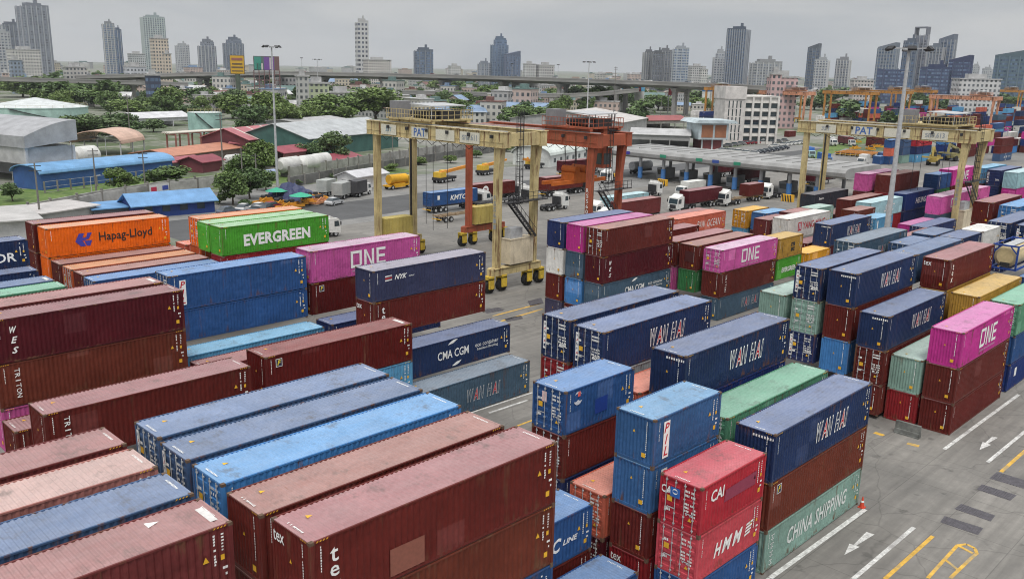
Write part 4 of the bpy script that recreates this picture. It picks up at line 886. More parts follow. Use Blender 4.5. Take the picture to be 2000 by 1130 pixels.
pm = (137.2, 97.8); rig(pm, math.pi, 'white lorry cab with blue windscreen beside the red crane leg', 'maroon container with dusky pink side beyond the magenta roof', 'trailer under the dusky maroon container beside the red crane', 'rose', 'H', '', 'F')
rig((142.5, 104.5), math.pi, 'white lorry cab ahead of the pale mint container', 'pale mint container behind the dusky maroon one right of the red crane', 'trailer under the pale mint container', 'pale', 'S', '', 'F')
rig(at(1415,402).to_2d()+Vector((0,2.0)), math.pi, 'white lorry cab left of the maroon container before the toll gates', 'maroon container standing in front of the toll gate columns', 'trailer under the maroon container before the toll gates', 'dmaroon', 'S', '', 'F')
rig(at(1492,392).to_2d()+Vector((0,1.5)), math.pi, 'white lorry cab facing us with a short maroon container behind it', 'short maroon container behind a white lorry cab at the toll gates', 'trailer under the short maroon container', 'maroon', 's', '', 'F')
use(PT, at(1496,388).to_2d(), math.pi, 'white lorry cab right of the short maroon container')
use(PT, at(1278,382).to_2d(), .05, 'white lorry cab with empty chassis at the first blue column')
use(PT, at(1185,358).to_2d(), math.pi, 'white lorry cab behind the red crane legs')
def boxtruck(label, p, rz, col, bl=6.5, cabcol=(.66,.66,.64), name='box_truck', z=.004):
    t = thing(name, label, 'truck', (p[0], p[1], z), rz)
    b = MB(); b.box(0,-.5,.6,bl+2.2,.5,.95); b.obj('chassis', DARK, t)
    b = MB(); b.box(0,-1.2,.95,bl,1.2,3.35); b.box(.0,-1.23,3.35,bl,1.23,3.42)
    for i in range(9): b.box(.2+i*bl/9,-1.24,1.0,.3+i*bl/9,-1.2,3.3)
    b.obj('box_body', COLR, t, col=col)
    b = MB(); b.prism([(bl+.2,.7),(bl+2.1,.55),(bl+2.15,1.4),(bl+1.8,2.45),(bl+.2,2.5)], -1.08, 1.08, 'y'); cb = b.obj('cab', COL, t, col=cabcol)
    b = MB(); b.add([(bl+2.16,-.95,1.5),(bl+2.16,.95,1.5),(bl+1.86,.9,2.35),(bl+1.86,-.9,2.35)], [(0,1,2,3)]); b.obj('windscreen', GLASS, cb)
    for s in (-1,1): b = MB(); b.add([(bl+.7,1.09*s,1.5),(bl+1.85,1.09*s,1.5),(bl+1.6,1.09*s,2.3),(bl+.7,1.09*s,2.3)], [(0,1,2,3)]); b.obj('side_window', GLASS, cb)
    wheels(t, [(1.3,-.95),(1.3,.95),(bl+1.2,-.95),(bl+1.2,.95)]); return t
boxtruck('grey box truck parked behind the silver car', alng(665,392), .55, (.33,.34,.33), 5.5)
boxtruck('white topped box truck before the toll gates', (at(1368,380)).to_2d(), math.pi, (.6,.6,.57), 6.5)
boxtruck('blue cargo truck on the far apron with its cab toward us', at(1572,305).to_2d(), 3.9, (.04,.13,.4), 6, (.35,.5,.5))
boxtruck('blue cargo truck behind the left legs of the right crane', at(1602,318).to_2d(), 3.9, (.04,.13,.4), 6, (.05,.16,.42))
boxtruck('maroon lorry with white cab on the far apron', at(1640,282).to_2d(), -2.2, (.14,.035,.04), 8)
boxtruck('small white lorry behind the right crane legs', at(1615,283).to_2d(), -2.2, (.6,.6,.6), 4)
b0 = boxtruck('white lorry with open bed near the far orange trailers', at(1690,322).to_2d(), 3.3, (.55,.55,.54), 4)
for i in range(7):
    o = use(PTRo, (at(1636+i*10, 304+i*.8)).to_2d(), .1+.01*i, 'orange container trailer parked in the row on the far apron', 'orange trailers in a row')
# silver car
def car_proto():
    t = thing('car', 'x', 'car')
    b = MB(); sec = [(-2.1,.45,.75),(-2.0,.85,.82),(-1.2,.95,.86),(1.0,.9,.86),(2.0,.72,.8),(2.15,.45,.72)]
    b.prism([(-2.1,.3),(-2.15,.7),(-1.95,.92),(-1.1,.98),(.95,.95),(1.9,.78),(2.12,.6),(2.1,.3)], -.88, .88, 'y')
    b.add([(-1.75,-.8,.95),(-1.75,.8,.95),(1.05,.8,.95),(1.05,-.8,.95),(-1.15,-.64,1.45),(-1.15,.64,1.45),(.3,.64,1.47),(.3,-.64,1.47)], [(4,7,6,5)]); body = b.obj('body', COL, t, col=(.5,.51,.52))
    b = MB(); b.add([(-1.75,-.8,.96),(-1.75,.8,.96),(1.05,.8,.96),(1.05,-.8,.96),(-1.15,-.64,1.44),(-1.15,.64,1.44),(.3,.64,1.46),(.3,-.64,1.46)], [(0,1,5,4),(2,3,7,6),(1,2,6,5),(3,0,4,7)]); b.obj('window', GLASS, t)
    wheels(t, [(-1.3,-.82),(-1.3,.82),(1.3,-.82),(1.3,.82)], _CW); return t
PC = car_proto()
use(PC, alng(660,401), .35, 'silver car parked beside the grey box truck')
ccol = [(.6,.6,.58),(.03,.035,.05),(.35,.36,.37),(.5,.5,.5),(.25,.02,.03),(.12,.14,.18),(.62,.62,.6),(.2,.2,.21)]
k = 0
for (u0, v0, u1, v1, n) in ((1408,296,1470,302,5), (1475,301,1530,291,7), (1452,282,1500,279,7), (1420,287,1445,283,3), (1536,284,1568,280,5), (1505,281,1530,277,3), (1510,288,1528,285,2)):
    for i in range(n):
        f = i/max(1, n-1); p = at(u0+(u1-u0)*f, v0+(v1-v0)*f); c = ccol[(k*5+i*3) % 8]
        use(PC, p.to_2d(), 1.9+random.uniform(-.06,.06), 'small parked car in the car park behind the toll gate roof', 'cars parked behind the toll gate roof', col=c); k += 1
# yellow tanker, crane lorries, diggers by the side road
def tanker(label, p, rz):
    t = thing('tanker_truck', label, 'truck', (p[0], p[1], .01), rz); Y = (.62,.33,.02)
    b = MB(); b.box(0,-1.0,.7,8.5,1.0,1.0); b.box(1.8,-1.2,.45,5,1.2,1.3); b.obj('chassis', COLR, t, col=Y)
    b = MB(); b.cyl((.9,0,2.25),(6,0,2.25),1.05,n=20); b.obj('tank', COLR, t, col=Y)
    b = MB(); b.prism([(6.4,.7),(8.6,.6),(8.65,1.5),(8.3,2.7),(6.4,2.75)], -1.15, 1.15, 'y'); cb = b.obj('cab', COL, t, col=(.6,.4,.04))
    b = MB(); b.add([(8.67,-1,1.6),(8.67,1,1.6),(8.36,.95,2.6),(8.36,-.95,2.6)], [(0,1,2,3)]); b.obj('windscreen', GLASS, cb)
    b = MB(); b.add([(6.9,-1.16,1.6),(8.3,-1.16,1.6),(8.05,-1.16,2.5),(6.9,-1.16,2.5)], [(0,1,2,3)]); b.obj('side_window', GLASS, cb)
    wheels(t, [(1.2,-1),(1.2,1),(7.5,-1),(7.5,1)])
tanker('yellow tanker truck parked by the wall behind the left crane legs', alng(760,372), .1)
def mcrane(label, p, rz, ln=9, name='mobile_crane'):
    t = thing(name, label, 'crane', (p[0], p[1], .01), rz); Y = (.62,.24,.02)
    b = MB(); b.box(-3,-1.2,.7,4,1.2,1.35); b.obj('chassis', DARK, t)
    b = MB(); b.box(-2.6,-1.1,1.36,-.2,1.1,2.6); b.box(-.2,.2,1.36,1.5,1.1,2.9); b.obj('upper_body', COL, t, col=(.62,.4,.04))
    b = MB(); b.beam((-2.0,-.4,2.4),(ln,-.4,3.1),.6,.7); b.beam((ln*.6,-.4,3.0),(ln+2,-.4,3.3),.42,.5); b.obj('boom', COL, t, col=Y)
    b = MB(); b.add([(1.51,.25,1.9),(1.51,1.05,1.9),(1.51,1.05,2.8),(1.51,.25,2.8)], [(0,1,2,3)]); b.obj('window', GLASS, t)
    wheels(t, [(-2,-1.05),(-2,1.05),(-.5,-1.05),(-.5,1.05),(2.8,-1.05),(2.8,1.05)])
mcrane('orange boomed crane lorry right of the yellow tanker', alng(872,357), .25)
mcrane('orange boomed crane lorry behind the right hand leg of the nearest crane', alng(955,342), .2, 7)
mcrane('yellow crane lorry beside the white arched hall', alng(1048,330), .2, -6)
def digger(label, p, rz, s=1.0, col=(.6,.3,.02), name='digger'):
    t = thing(name, label, 'digger', (p[0], p[1], .01), rz); t.scale = (s,s,s)
    b = MB()
    for y in (-1.1,1.1): b.prism([(-1.7,.1),(1.7,.1),(2,.5),(1.7,.9),(-1.7,.9),(-2,.5)], y-.3, y+.3, 'y')
    b.obj('track', DARK, t)
    b = MB(); b.box(-1.9,-1.2,.95,1.0,1.2,2.0); b.prism([(.0,2.0),(1.2,2.0),(1.0,3.1),(.1,3.1)], .1, 1.1, 'y'); b.obj('body', COLR, t, col=col)
    b = MB(); b.beam((1.0,-.3,1.8),(3.4,-.3,4.0),.35,.5); b.beam((3.3,-.3,4.0),(4.9,-.3,1.6),.3,.4); b.obj('arm', COLR, t, col=col)
    b = MB(); b.prism([(4.5,1.6),(5.3,1.7),(5.2,.8),(4.5,.7)], -.8, .2, 'y'); b.obj('bucket', DARK, t)
def machine(label, p, rz, col=(.6,.3,.02)):
    t = thing('spreader_frame', label, 'machine', (p[0], p[1], .01), rz); b = MB()
    for y in (-.9,.9): b.box(-3,y-.15,.3,3,y+.15,.75)
    for x in (-3,-1,1,2.7): b.box(x,-.9,.35,x+.3,.9,.7)
    b.box(-1.1,-.7,.75,1.1,.7,1.25); b.beam((-2.8,-.9,.7),(-.8,-.9,1.5),.15,.15); b.beam((2.8,.9,.7),(.8,.9,1.5),.15,.15); b.obj('beam', COLR, t, col=col)
    b = MB(); b.cyl((-.6,-.5,1.5),(-.6,.5,1.5),.35,n=10); b.box(.1,-.4,1.26,.9,.4,1.8); b.obj('motor', DARK, t)
for i, (u, v, r) in enumerate(((520,398,.3),(545,404,.5),(566,408,.2),(612,392,-.4),(624,398,.5),(600,400,.1))):
    machine(('yellow spreader frame left of the pale mast foot','yellow spreader frame right behind the pale mast foot','yellow spreader frame before the green parasol','yellow spreader frame behind the dark blue tarpaulin','orange spreader frame beside the silver car','yellow spreader frame right of the green parasol')[i], at(u, v).to_2d(), r, (.62,.28,.03) if i != 4 else (.55,.25,.12))
def reach_stacker(label, p, rz, col=(.36,.27,.07)):
    t = thing('reach_stacker', label, 'machine', (p[0], p[1], .01), rz)
    b = MB(); b.box(-3.5,-1.5,1.0,3.0,1.5,1.9); b.box(-4.2,-1.6,.9,-2.6,1.6,2.9); b.box(-1.2,-.9,1.9,1.2,.9,2.4); b.obj('chassis', COLR, t, col=col)
    b = MB(); b.prism([(-.6,2.4),(1.2,2.4),(1.0,4.1),(-.4,4.1)], -.8, .8, 'y'); b.obj('cab', DARK, t)
    b = MB(); b.beam((-3.2,0,3.2),(4.6,0,5.6),.8,.9); b.beam((4.4,0,5.5),(5.0,0,3.0),.6,.6); b.box(4.5,-3.0,2.5,5.5,3.0,3.0); b.obj('boom', COLR, t, col=col)
    for x, y in ((2.2,-1.4),(2.2,1.4),(-2.8,-1.3),(-2.8,1.3)): b = MB(); b.cyl((x,y-.4,.95),(x,y+.4,.95),.95,n=18); b.obj('wheel', RUBBER, t)
reach_stacker('dusty yellow reach stacker behind the blue door end under the right crane', at(1822,322).to_2d(), 3.4)
reach_stacker('khaki reach stacker beside the yellow leg of the right crane', at(1864,314).to_2d(), 3.0, (.30,.27,.12))
for i, (u, v) in enumerate(((1670,292),(1700,294),(1668,279),(1712,289))): machine('orange spreader frame on the far apron under the right crane girder, %s' % ('front left','front right','back left','back right')[i], at(u, v).to_2d(), i*.7)
def parasol(label, p, col, r=2.0):
    t = thing('parasol', label, 'parasol', (p[0], p[1], .01)); b = MB(); b.cyl((0,0,0),(0,0,2.6),.05,n=6); b.obj('pole', GALV, t)
    b = MB(); b.cyl((0,0,2.2),(0,0,2.9),r,.05,n=8,caps=False,smooth=False); b.obj('canopy', COL, t, col=col)
parasol('green parasol behind the pale mast foot', at(541,394), (.03,.33,.2), 2.3); parasol('green parasol right of the pale mast foot', at(588,404), (.03,.36,.22), 2.3)
def tarp(label, p, col, w_, h, rz=0):
    t = MB(); n = 10; vs = []
    for i in range(n):
        for j in range(n):
            x, y = (i/(n-1)-.5), (j/(n-1)-.5); k = max(0, 1-max(abs(x),abs(y))*2)
            vs.append((x*w_, y*w_*.8, .02+h*(k**.5)*(1+.18*math.sin(i*2.1+j*1.3)) if k > 0 else .02))
    t.add(vs, [(i*n+j, (i+1)*n+j, (i+1)*n+j+1, i*n+j+1) for i in range(n-1) for j in range(n-1)])
    tag(t.obj('tarpaulin', COL, loc=(p[0], p[1], .01), rz=rz, col=col), label, 'tarpaulin')
tarp('dark blue peaked tarpaulin behind the pale mast', at(570,390), (.035,.045,.11), 9, 3.4); tarp('low dark blue tarpaulin right of the pale mast', at(592,396), (.03,.04,.10), 7, 2.0, .3)
# ------------------------------------------------------------------ trees
def leafmat(name):
    m, N, L, b = newmat(name); v, oi = coords(N, L); n = noise(N, L, v, .9, 3, .6); g = nn('ShaderNodeNewGeometry', N)
    k = mulv(N, L, n, .6, 1.5); s = nn('ShaderNodeVectorMath', N, operation='SCALE'); L.new(oi.outputs['Color'], s.inputs[0]); L.new(k, s.inputs['Scale'])
    h = nn('ShaderNodeHueSaturation', N); mr = nn('ShaderNodeMapRange', N); mr.inputs[3].default_value = .7; mr.inputs[4].default_value = 1.4; L.new(g.outputs['Random Per Island'], mr.inputs[0])
    L.new(mr.outputs[0], h.inputs['Value']); L.new(s.outputs[0], h.inputs['Color']); L.new(h.outputs[0], b.inputs['Base Color']); b.inputs['Roughness'].default_value = .65
    return m
LEAF = leafmat('leaves'); BARK = plain('bark', (.10,.08,.06), .9, .3, 4)
def tree_meshes(seed, h=9.0, spread=1.0, n=1500, ls=.42):
    r = random.Random(seed); b = MB()
    th = h*r.uniform(.18,.28); b.cyl((0,0,0), (r.uniform(-.2,.2),r.uniform(-.2,.2),th), h*.028, h*.018, n=7)
    blobs = []; nb = r.randint(9, 13)
    for i in range(nb):
        a = 2*math.pi*i/nb+r.uniform(-.4,.4); d = h*spread*r.uniform(.10,.30); z = h*r.uniform(.30,.80); s = h*r.uniform(.16,.25)
        c = Vector((d*math.cos(a), d*math.sin(a), z)); blobs.append((c, s)); b.cyl((0,0,th*.95), c, h*.012, h*.004, n=5)
    blobs.append((Vector((0,0,h*.8)), h*.2))
    tm = b.mesh('trunk', [BARK]); b = MB()
    for i in range(n):
        c, s = r.choice(blobs); q = Vector((r.gauss(0,1), r.gauss(0,1), r.gauss(0,.8))); q = q.normalized()*s*(r.random()**.35)
        if q.z < -s*.45: q.z *= .5
        p = c+q; e1 = Vector((r.uniform(-1,1), r.uniform(-1,1), r.uniform(-.6,.6))).normalized(); e2 = e1.cross(Vector((r.uniform(-1,1), r.uniform(-1,1), r.uniform(-1,1)))).normalized()
        w_ = h*.028*r.uniform(.7,1.5); b.add([p-e1*w_-e2*w_*.6, p+e1*w_*.8-e2*w_*.5, p+e1*w_*1.1+e2*w_*.6, p-e1*w_*.7+e2*w_*.7], [(0,1,2,3)])
    return tm, b.mesh('crown', [LEAF])
TM = [tree_meshes(s, 9, sp, n_) for s, sp, n_ in ((1,1.0,2600),(2,1.2,2800),(3,.85,2400),(4,1.1,2600),(5,1.3,3000))]
def tree(p, h, label, kind=None, group=None, wd=1.0, col=None, name='tree'):
    k = kind if kind is not None else random.randrange(5); tm, cm = TM[k]; s = h/9
    t = thing(name, label, 'tree', (p[0], p[1], 0), random.uniform(0, 6.28), group); t.scale = (s*wd, s*wd, s)
    put('trunk', tm, t); put('crown', cm, t, col=col or random.choice([(.085,.14,.035),(.11,.17,.04),(.065,.115,.035),(.13,.19,.05),(.09,.14,.05)])); return t
def treepx(u, v, hpx, label, wpx=None, group=None, col=None):
    p = at(u, v); m = mpp(p); h = hpx*m*1.03
    return tree(p, h, label, None, group, (wpx/hpx/.8 if wpx else 1.0), col)
TL = [(178,276,52,85,'dense tree right of the grey hall'),(110,240,34,50,'small tree in front of the big mint tank'),(237,268,46,60,'yellowish tree behind the arched hangar'),(255,232,36,70,'tree left of the white long shed'),
(330,218,50,60,'tall dark tree above the white long shed'),(395,217,44,60,'round tree beside the mint tank roof'),(606,322,42,50,'tree before the teal wall of the white roofed warehouse'),(470,352,50,60,'bushy tree behind the utility pole beside the dark red shed'),(500,330,44,44,'light tree before the small red shed'),(445,378,44,50,'shrubby tree left of the bushy pair'),(520,372,40,44,'shrubby tree right of the bushy pair'),(380,236,30,50,'tree left of the smaller mint tank'),(300,258,26,44,'small tree left of the pipe rack'),(425,290,30,40,'tree behind the pipe rack'),(150,262,34,50,'tree between the big mint tank and the hangar'),(205,212,34,70,'dark tree beyond the big mint tank'),(130,185,34,120,'dark wide tree below the far ramp'),(45,190,40,70,'dark tree at the far left'),(185,192,36,100,'dark tree left of the navy glass block'),
(262,178,40,30,'tall narrow tree left of the navy glass block'),(455,232,46,60,'tree just right of the smaller mint tank'),(490,262,56,60,'light green tree left of the pale mast'),(523,246,66,60,'tall tree behind the pale mast'),(562,256,54,70,'light green tree right of the pale mast'),
(600,248,44,50,'tree left of the two big dark trees'),(645,242,56,80,'big dark tree above the white warehouse roof'),(690,236,52,60,'dark tree between two bigger ones above the warehouse'),(735,238,66,100,'biggest dark tree above the crane trolley'),(785,236,42,60,'dark tree right of the biggest one'),
(512,345,70,60,'tree left of the pale mast pole'),(652,316,58,60,'tree at the corner of the red shed'),(455,400,64,60,'bushy tree beside the blue roofed house'),(488,388,60,60,'bushy tree left of the pale mast foot'),(237,374,46,52,'round tree before the long blue shed'),(328,364,40,76,'wide tree at the right end of the blue shed'),(25,393,36,42,'small bush like tree at the left edge'),
(868,222,26,70,'trees behind the yellow crane trolley, left one'),(905,238,36,60,'tree right of the yellow crane trolley'),(950,210,42,50,'tree under the elevated road near the middle'),(940,232,30,40,'dark tree left of the hut roofs'),(1010,248,42,60,'dark tree above the red girder, left one'),(1052,250,40,60,'dark tree above the red girder, right one'),
(1025,205,26,60,'tree before the lower road deck'),(1080,202,24,60,'small tree beside the mint green house'),(1128,212,44,60,'big tree left of the slim far mast'),(1165,216,48,60,'big tree right of the slim far mast'),(1195,216,36,50,'tree left of the striped silos'),(1285,216,30,60,'light tree between the silos and the white tanks'),(1244,252,34,40,'dark tree left of the grey canopy'),
(1360,212,22,50,'small tree behind the red white tank'),(1510,180,26,40,'tree beside the pink building'),(1590,215,24,60,'tree behind the salmon crane'),(1668,222,18,50,'low tree behind the far orange cranes'),(1815,222,28,50,'tree between the far orange cranes'),(1985,215,26,40,'tree at the right edge beyond the far cranes'),(1655,352,32,30,'bright green small tree beside the yellow crane legs')]
for u, v, hp, wp, lb in TL: treepx(u, v, hp, lb, wp, None, (.08,.30,.03) if 'bright green' in lb else None)
# ------------------------------------------------------------------ buildings
def facade(name, wx=2.2, wz=3.1, dark=(.05,.06,.08), fill=.5):
    """wall surface with a grid of windows in the object's own metres"""
    m, N, L, b = newmat(name); v, oi = coords(N, L, rnd=False)
    sp = nn('ShaderNodeSeparateXYZ', N); L.new(v, sp.inputs[0])
    def cell(sock, per, lo, hi):
        a = nn('ShaderNodeMath', N, operation='DIVIDE'); L.new(sock, a.inputs[0]); a.inputs[1].default_value = per
        f = nn('ShaderNodeMath', N, operation='FRACT'); L.new(a.outputs[0], f.inputs[0])
        g1 = nn('ShaderNodeMath', N, operation='GREATER_THAN'); L.new(f.outputs[0], g1.inputs[0]); g1.inputs[1].default_value = lo
        g2 = nn('ShaderNodeMath', N, operation='LESS_THAN'); L.new(f.outputs[0], g2.inputs[0]); g2.inputs[1].default_value = hi
        r = nn('ShaderNodeMath', N, operation='MULTIPLY'); L.new(g1.outputs[0], r.inputs[0]); L.new(g2.outputs[0], r.inputs[1]); return r.outputs[0]
    sm = nn('ShaderNodeMath', N, operation='ADD'); L.new(sp.outputs['X'], sm.inputs[0]); L.new(sp.outputs['Y'], sm.inputs[1])
    h = (1-fill)/2; cx = cell(sm.outputs[0], wx, h, 1-h); cz = cell(sp.outputs['Z'], wz, .3, .82)
    mk = nn('ShaderNodeMath', N, operation='MULTIPLY'); L.new(cx, mk.inputs[0]); L.new(cz, mk.inputs[1])
    n = noise(N, L, v, .09, 4); k = mulv(N, L, n, .85, 1.12); s = nn('ShaderNodeVectorMath', N, operation='SCALE'); L.new(oi.outputs['Color'], s.inputs[0]); L.new(k, s.inputs['Scale'])
    wn = nn('ShaderNodeTexWhiteNoise', N); sn = nn('ShaderNodeVectorMath', N, operation='SNAP'); sn.inputs[1].default_value = (wx, wx, wz); L.new(v, sn.inputs[0]); L.new(sn.outputs[0], wn.inputs['Vector'])
    dk = mixc(N, L, wn.outputs['Value'], dark, tuple(c*3.2+.02 for c in dark))
    L.new(mixc(N, L, mk.outputs[0], s.outputs[0], dk), b.inputs['Base Color'])
    rr = nn('ShaderNodeMapRange', N); rr.inputs[3].default_value = .75; rr.inputs[4].default_value = .25; L.new(mk.outputs[0], rr.inputs[0]); L.new(rr.outputs[0], b.inputs['Roughness']); return m
F_LOW = facade('low_rise_wall', 2.6, 3.0, (.05,.055,.06), .5); F_RES = facade('residential_tower_wall', 3.6, 3.2, (.07,.08,.10), .62); F_GLS = facade('glass_tower_wall', 2.4, 3.6, (.05,.075,.12), .84); F_DOT = facade('dotted_tower_wall', 5.2, 6.0, (.03,.035,.05), .55)
CORRG = painted('corrugated_roof', .4, rough=.55, var=.18, rlo=.6)
SLATE = plain('roof_surface', None, .75, .25, .35)
def frame_of(uv0, uv1):
    p0, p1 = at(*uv0), at(*uv1); d = (p1-p0); return p0, d.length, math.atan2(d.y, d.x)
def shed(name, label, uv0, uv1, depth, vtop, vridge=None, wall=(.4,.4,.4), roof=(.5,.5,.5), arch=False, over=.6, wallm=None, stripes=0, cat='shed', openw=0):
    p0, ln, rz = frame_of(uv0, uv1); h = height(p0, vtop); rg = (height(p0, vridge) if vridge else h+.1)-h
    t = thing(name, label, cat, (p0.x, p0.y, 0), rz)
    b = MB()
    if openw:
        n = max(3, int(ln/openw))
        for i in range(n+1):
            for y in (0, depth): b.box(i*ln/n-.2, y-.2, 0, i*ln/n+.2, y+.2, h)
        b.box(0, -.15, h*.62, ln, .15, h)
        b.box(0, depth-.1, 0, ln, depth+.1, h); b.obj('frame', COLR, t, col=wall)
    else:
        pts = [(0,0),(0,h)]
        if arch: pts += [(depth*(1-math.cos(math.pi*k/10))/2, h+rg*math.sin(math.pi*k/10)*.97) for k in range(1,10)]
        elif vridge: pts += [(depth/2, h+rg*.98)]
        pts += [(depth,h),(depth,0)]; b.prism(pts, 0, ln, 'x'); b.obj('wall', wallm or COLR, t, col=wall)
    b = MB()
    if arch: prof = [(-over*.5+ (depth+over)*(1-math.cos(math.pi*k/12))/2, h+rg*math.sin(math.pi*k/12)+.05) for k in range(13)]
    elif vridge: prof = [(-over, h-.1*over), (depth/2, h+rg), (depth+over, h-.1*over)]
    else: prof = [(-over, h), (depth+over, h+.3)]
    v = [(-over, y, z) for y, z in prof]+[(ln+over, y, z) for y, z in prof]; n = len(prof)
    v2 = [(x, y, z+.18) for x, y, z in v]
    b.add(v+v2, [(i, i+1, i+n+1, i+n) for i in range(n-1)]+[(2*n+i, 2*n+i+n, 2*n+i+n+1, 2*n+i+1) for i in range(n-1)]+[(0, n, 3*n, 2*n), (n-1, 3*n-1, 4*n-1, 2*n-1)]+[(i, 2*n+i, 2*n+i+1, i+1) for i in range(n-1)]+[(n+i, n+i+1, 3*n+i+1, 3*n+i) for i in range(n-1)])
    ro = b.obj('roof', CORRG, t, col=roof)
    for i in range(stripes):
        x = ln*(i+.6)/stripes; s = MB()
        for (ya, za), (yb, zb) in zip(prof[:1], prof[1:2]): s.add([(x-.35, ya, za+.2), (x+.35, ya, za+.2), (x+.35, yb, zb+.2), (x-.35, yb, zb+.2)], [(0,1,2,3)])
        s.obj('skylight', COL, ro, col=(.6,.56,.5))
    return t, ln, h, rg
def windows(t, ln, h, rows, cols, z0=1.0, zs=3.2, wh=1.4, ww=1.6, y=-.03, m=None, x0=1.0):
    for i in range(rows):
        for j in range(cols):
            x = x0+(ln-2*x0)*(j+.5)/cols; z = z0+i*zs; b = MB(); b.box(x-ww/2, y, z, x+ww/2, y+.06, z+wh); f = b.obj('window', m or GLASS, t)
# left industrial side
p = at(57,362); hh = height(p, 290); t = thing('warehouse', 'big light grey hall with curved roof edge cut by the left edge', 'warehouse', (p.x, p.y, 0), .25)
hf = height(p, 267); hr = height(p, 238); W_ = 12.5
b = MB(); arcp = [(0,hh),(0,hf)]+[(W_*k/8, hf+(hr-hf)*math.sin(k/8*math.pi/2)) for k in range(1,9)]+[(W_,hh+1.2)]
b.prism(arcp, 0, 45, 'y'); b.obj('roof', COLR, t, col=(.34,.345,.36))
b = MB(); b.box(.3,.6,0,.9,1.2,hh); b.box(W_-1,.6,0,W_-.4,1.2,hh); b.box(.3,14,0,.9,14.6,hh); b.box(.3,28,0,.9,28.6,hh); b.obj('column', COLR, t, col=(.5,.5,.5))
b = MB(); b.box(.5,1.0,hh*.55,W_-.5,1.2,hh); b.box(.4,1.2,hh*.55,.6,44,hh); b.box(W_-3,3,0,W_-.6,44,hh); b.obj('wall', COLR, t, col=(.42,.42,.42))
t, ln, h, rg = shed('storage_shed', 'long bright blue shed with rounded roof behind the grass strip', (83,372), (338,341), 9, 341, 326, (.04,.10,.27), (.16,.33,.55), True)
for i in range(3): pass
t = thing('fence', 'grey post fence in front of the long blue shed', 'fence', (0,0,0))
fp = [at(88+i*25.5, 377-i*3.2) for i in range(11)]
for q in fp: b = MB(); b.box(q.x-.14,q.y-.14,0,q.x+.14,q.y+.14,2.4); b.obj('post', CONC, t)
b = MB()
for q, r_ in zip(fp, fp[1:]):
    for z in (.15, 1.2, 2.3): b.beam((q.x,q.y,z), (r_.x,r_.y,z), .06, .06)
b.obj('rail', GALV, t)
t, ln, h, rg = shed('house', 'low blue walled house with blue sheet roof behind the orange containers', (262,428), (420,414), 6.5, 404, 384, (.022,.05,.19), (.15,.30,.52))
windows(t, ln, h, 1, 4, .9, 3, 1.3, 1.4)
shed('lean_to', 'blue sheet lean to roof left of the blue house', (186,430), (262,423), 5.5, 410, None, (.12,.13,.15), (.13,.28,.50), openw=5)
shed('storage_building', 'pale grey flat roofed building at the left edge', (-60,486), (75,474), 12, 438, None, (.5,.5,.5), (.44,.43,.42), over=.9)
shed('shed', 'small grey roofed shed right of the pale flat roofed building', (85,446), (190,428), 7, 418, None, (.4,.4,.4), (.46,.44,.43))
shed('industrial_shed', 'dark red shed with white roof stripes behind the white gas tanks', (487,304), (648,282), 17, 274, 254, (.13,.04,.05), (.42,.15,.17), stripes=7)
shed('industrial_shed', 'small dark red gabled shed left of the striped red roof', (452,302), (486,303), 12, 280, 262, (.15,.045,.055), (.34,.11,.13))
shed('canopy', 'dark red canopy over the white gas tanks', (556,330), (612,322), 9, 300, 290, (.25,.12,.12), (.27,.06,.08), openw=6)
shed('canopy', 'small dark red roof right of the white gas tanks', (645,325), (705,316), 8, 314, 306, (.2,.12,.12), (.28,.07,.09), openw=6)
shed('warehouse', 'long white roofed warehouse with teal wall behind the yellow crane', (604,309), (778,287), 26, 272, 246, (.055,.13,.115), (.40,.42,.43))
shed('warehouse', 'grey roofed warehouse behind the red striped shed', (600,262), (690,252), 24, 243, 236, (.35,.36,.36), (.4,.4,.4))
t, ln, h, rg = shed('gatehouse', 'small white gabled house left of the yellow crane legs', (697,371), (755,361), 5.5, 347, 337, (.66,.66,.66), (.5,.5,.52))
b = MB(); b.box(-.03, 1.0, .0, .03, 2.2, 2.1); b.obj('door', DARK, t); b = MB(); b.box(-.03, 3.0, 1.0, .03, 4.2, 2.0); b.obj('window', GLASS, t)
t, ln, h, rg = shed('hall', 'white arched hall behind the red crane girder', (1074,327), (1150,312), 12, 305, 288, (.62,.64,.62), (.55,.60,.57), True, cat='hall')
windows(t, ln, h, 1, 6, 1.2, 3, 1.2, 1.5)
shed('shed', 'wide flat terracotta roof behind the blue shed', (340,322), (470,304), 14, 305, 296, (.2,.15,.13), (.45,.20,.13))
shed('shed', 'low maroon roof right of the blue shed', (338,336), (398,328), 7, 318, 312, (.25,.25,.26), (.33,.10,.12))
shed('shed', 'dark red walled shed beside the white tank', (396,338), (436,332), 7, 318, 308, (.17,.05,.06), (.25,.06,.08))
p0, ln, rz = frame_of((238,306), (285,296)); t = thing('hangar', 'tan arched hangar open at its left end', 'hangar', (p0.x,p0.y,0), rz)
hz_ = height(p0, 282); hr = height(p0, 258); dp = 15; b = MB(); pr = [(dp*(1-math.cos(math.pi*k/14))/2, hz_+(hr-hz_)*math.sin(math.pi*k/14)) for k in range(15)]; n = 15
b.add([(0,y,z) for y,z in pr]+[(ln,y,z) for y,z in pr]+[(0,y,z+.25) for y,z in pr]+[(ln,y,z+.25) for y,z in pr], [(i,i+1,i+n+1,i+n) for i in range(n-1)]+[(2*n+i,3*n+i,3*n+i+1,2*n+i+1) for i in range(n-1)]+[(i,2*n+i,2*n+i+1,i+1) for i in range(n-1)]); b.obj('roof', CORRG, t, col=(.55,.38,.30))
b = MB()
for x in (.3, ln/2, ln-.3):
    for y in (.3, dp-.3): b.box(x-.15,y-.15,0,x+.15,y+.15,hz_+.3)
b.obj('post', GALV, t)
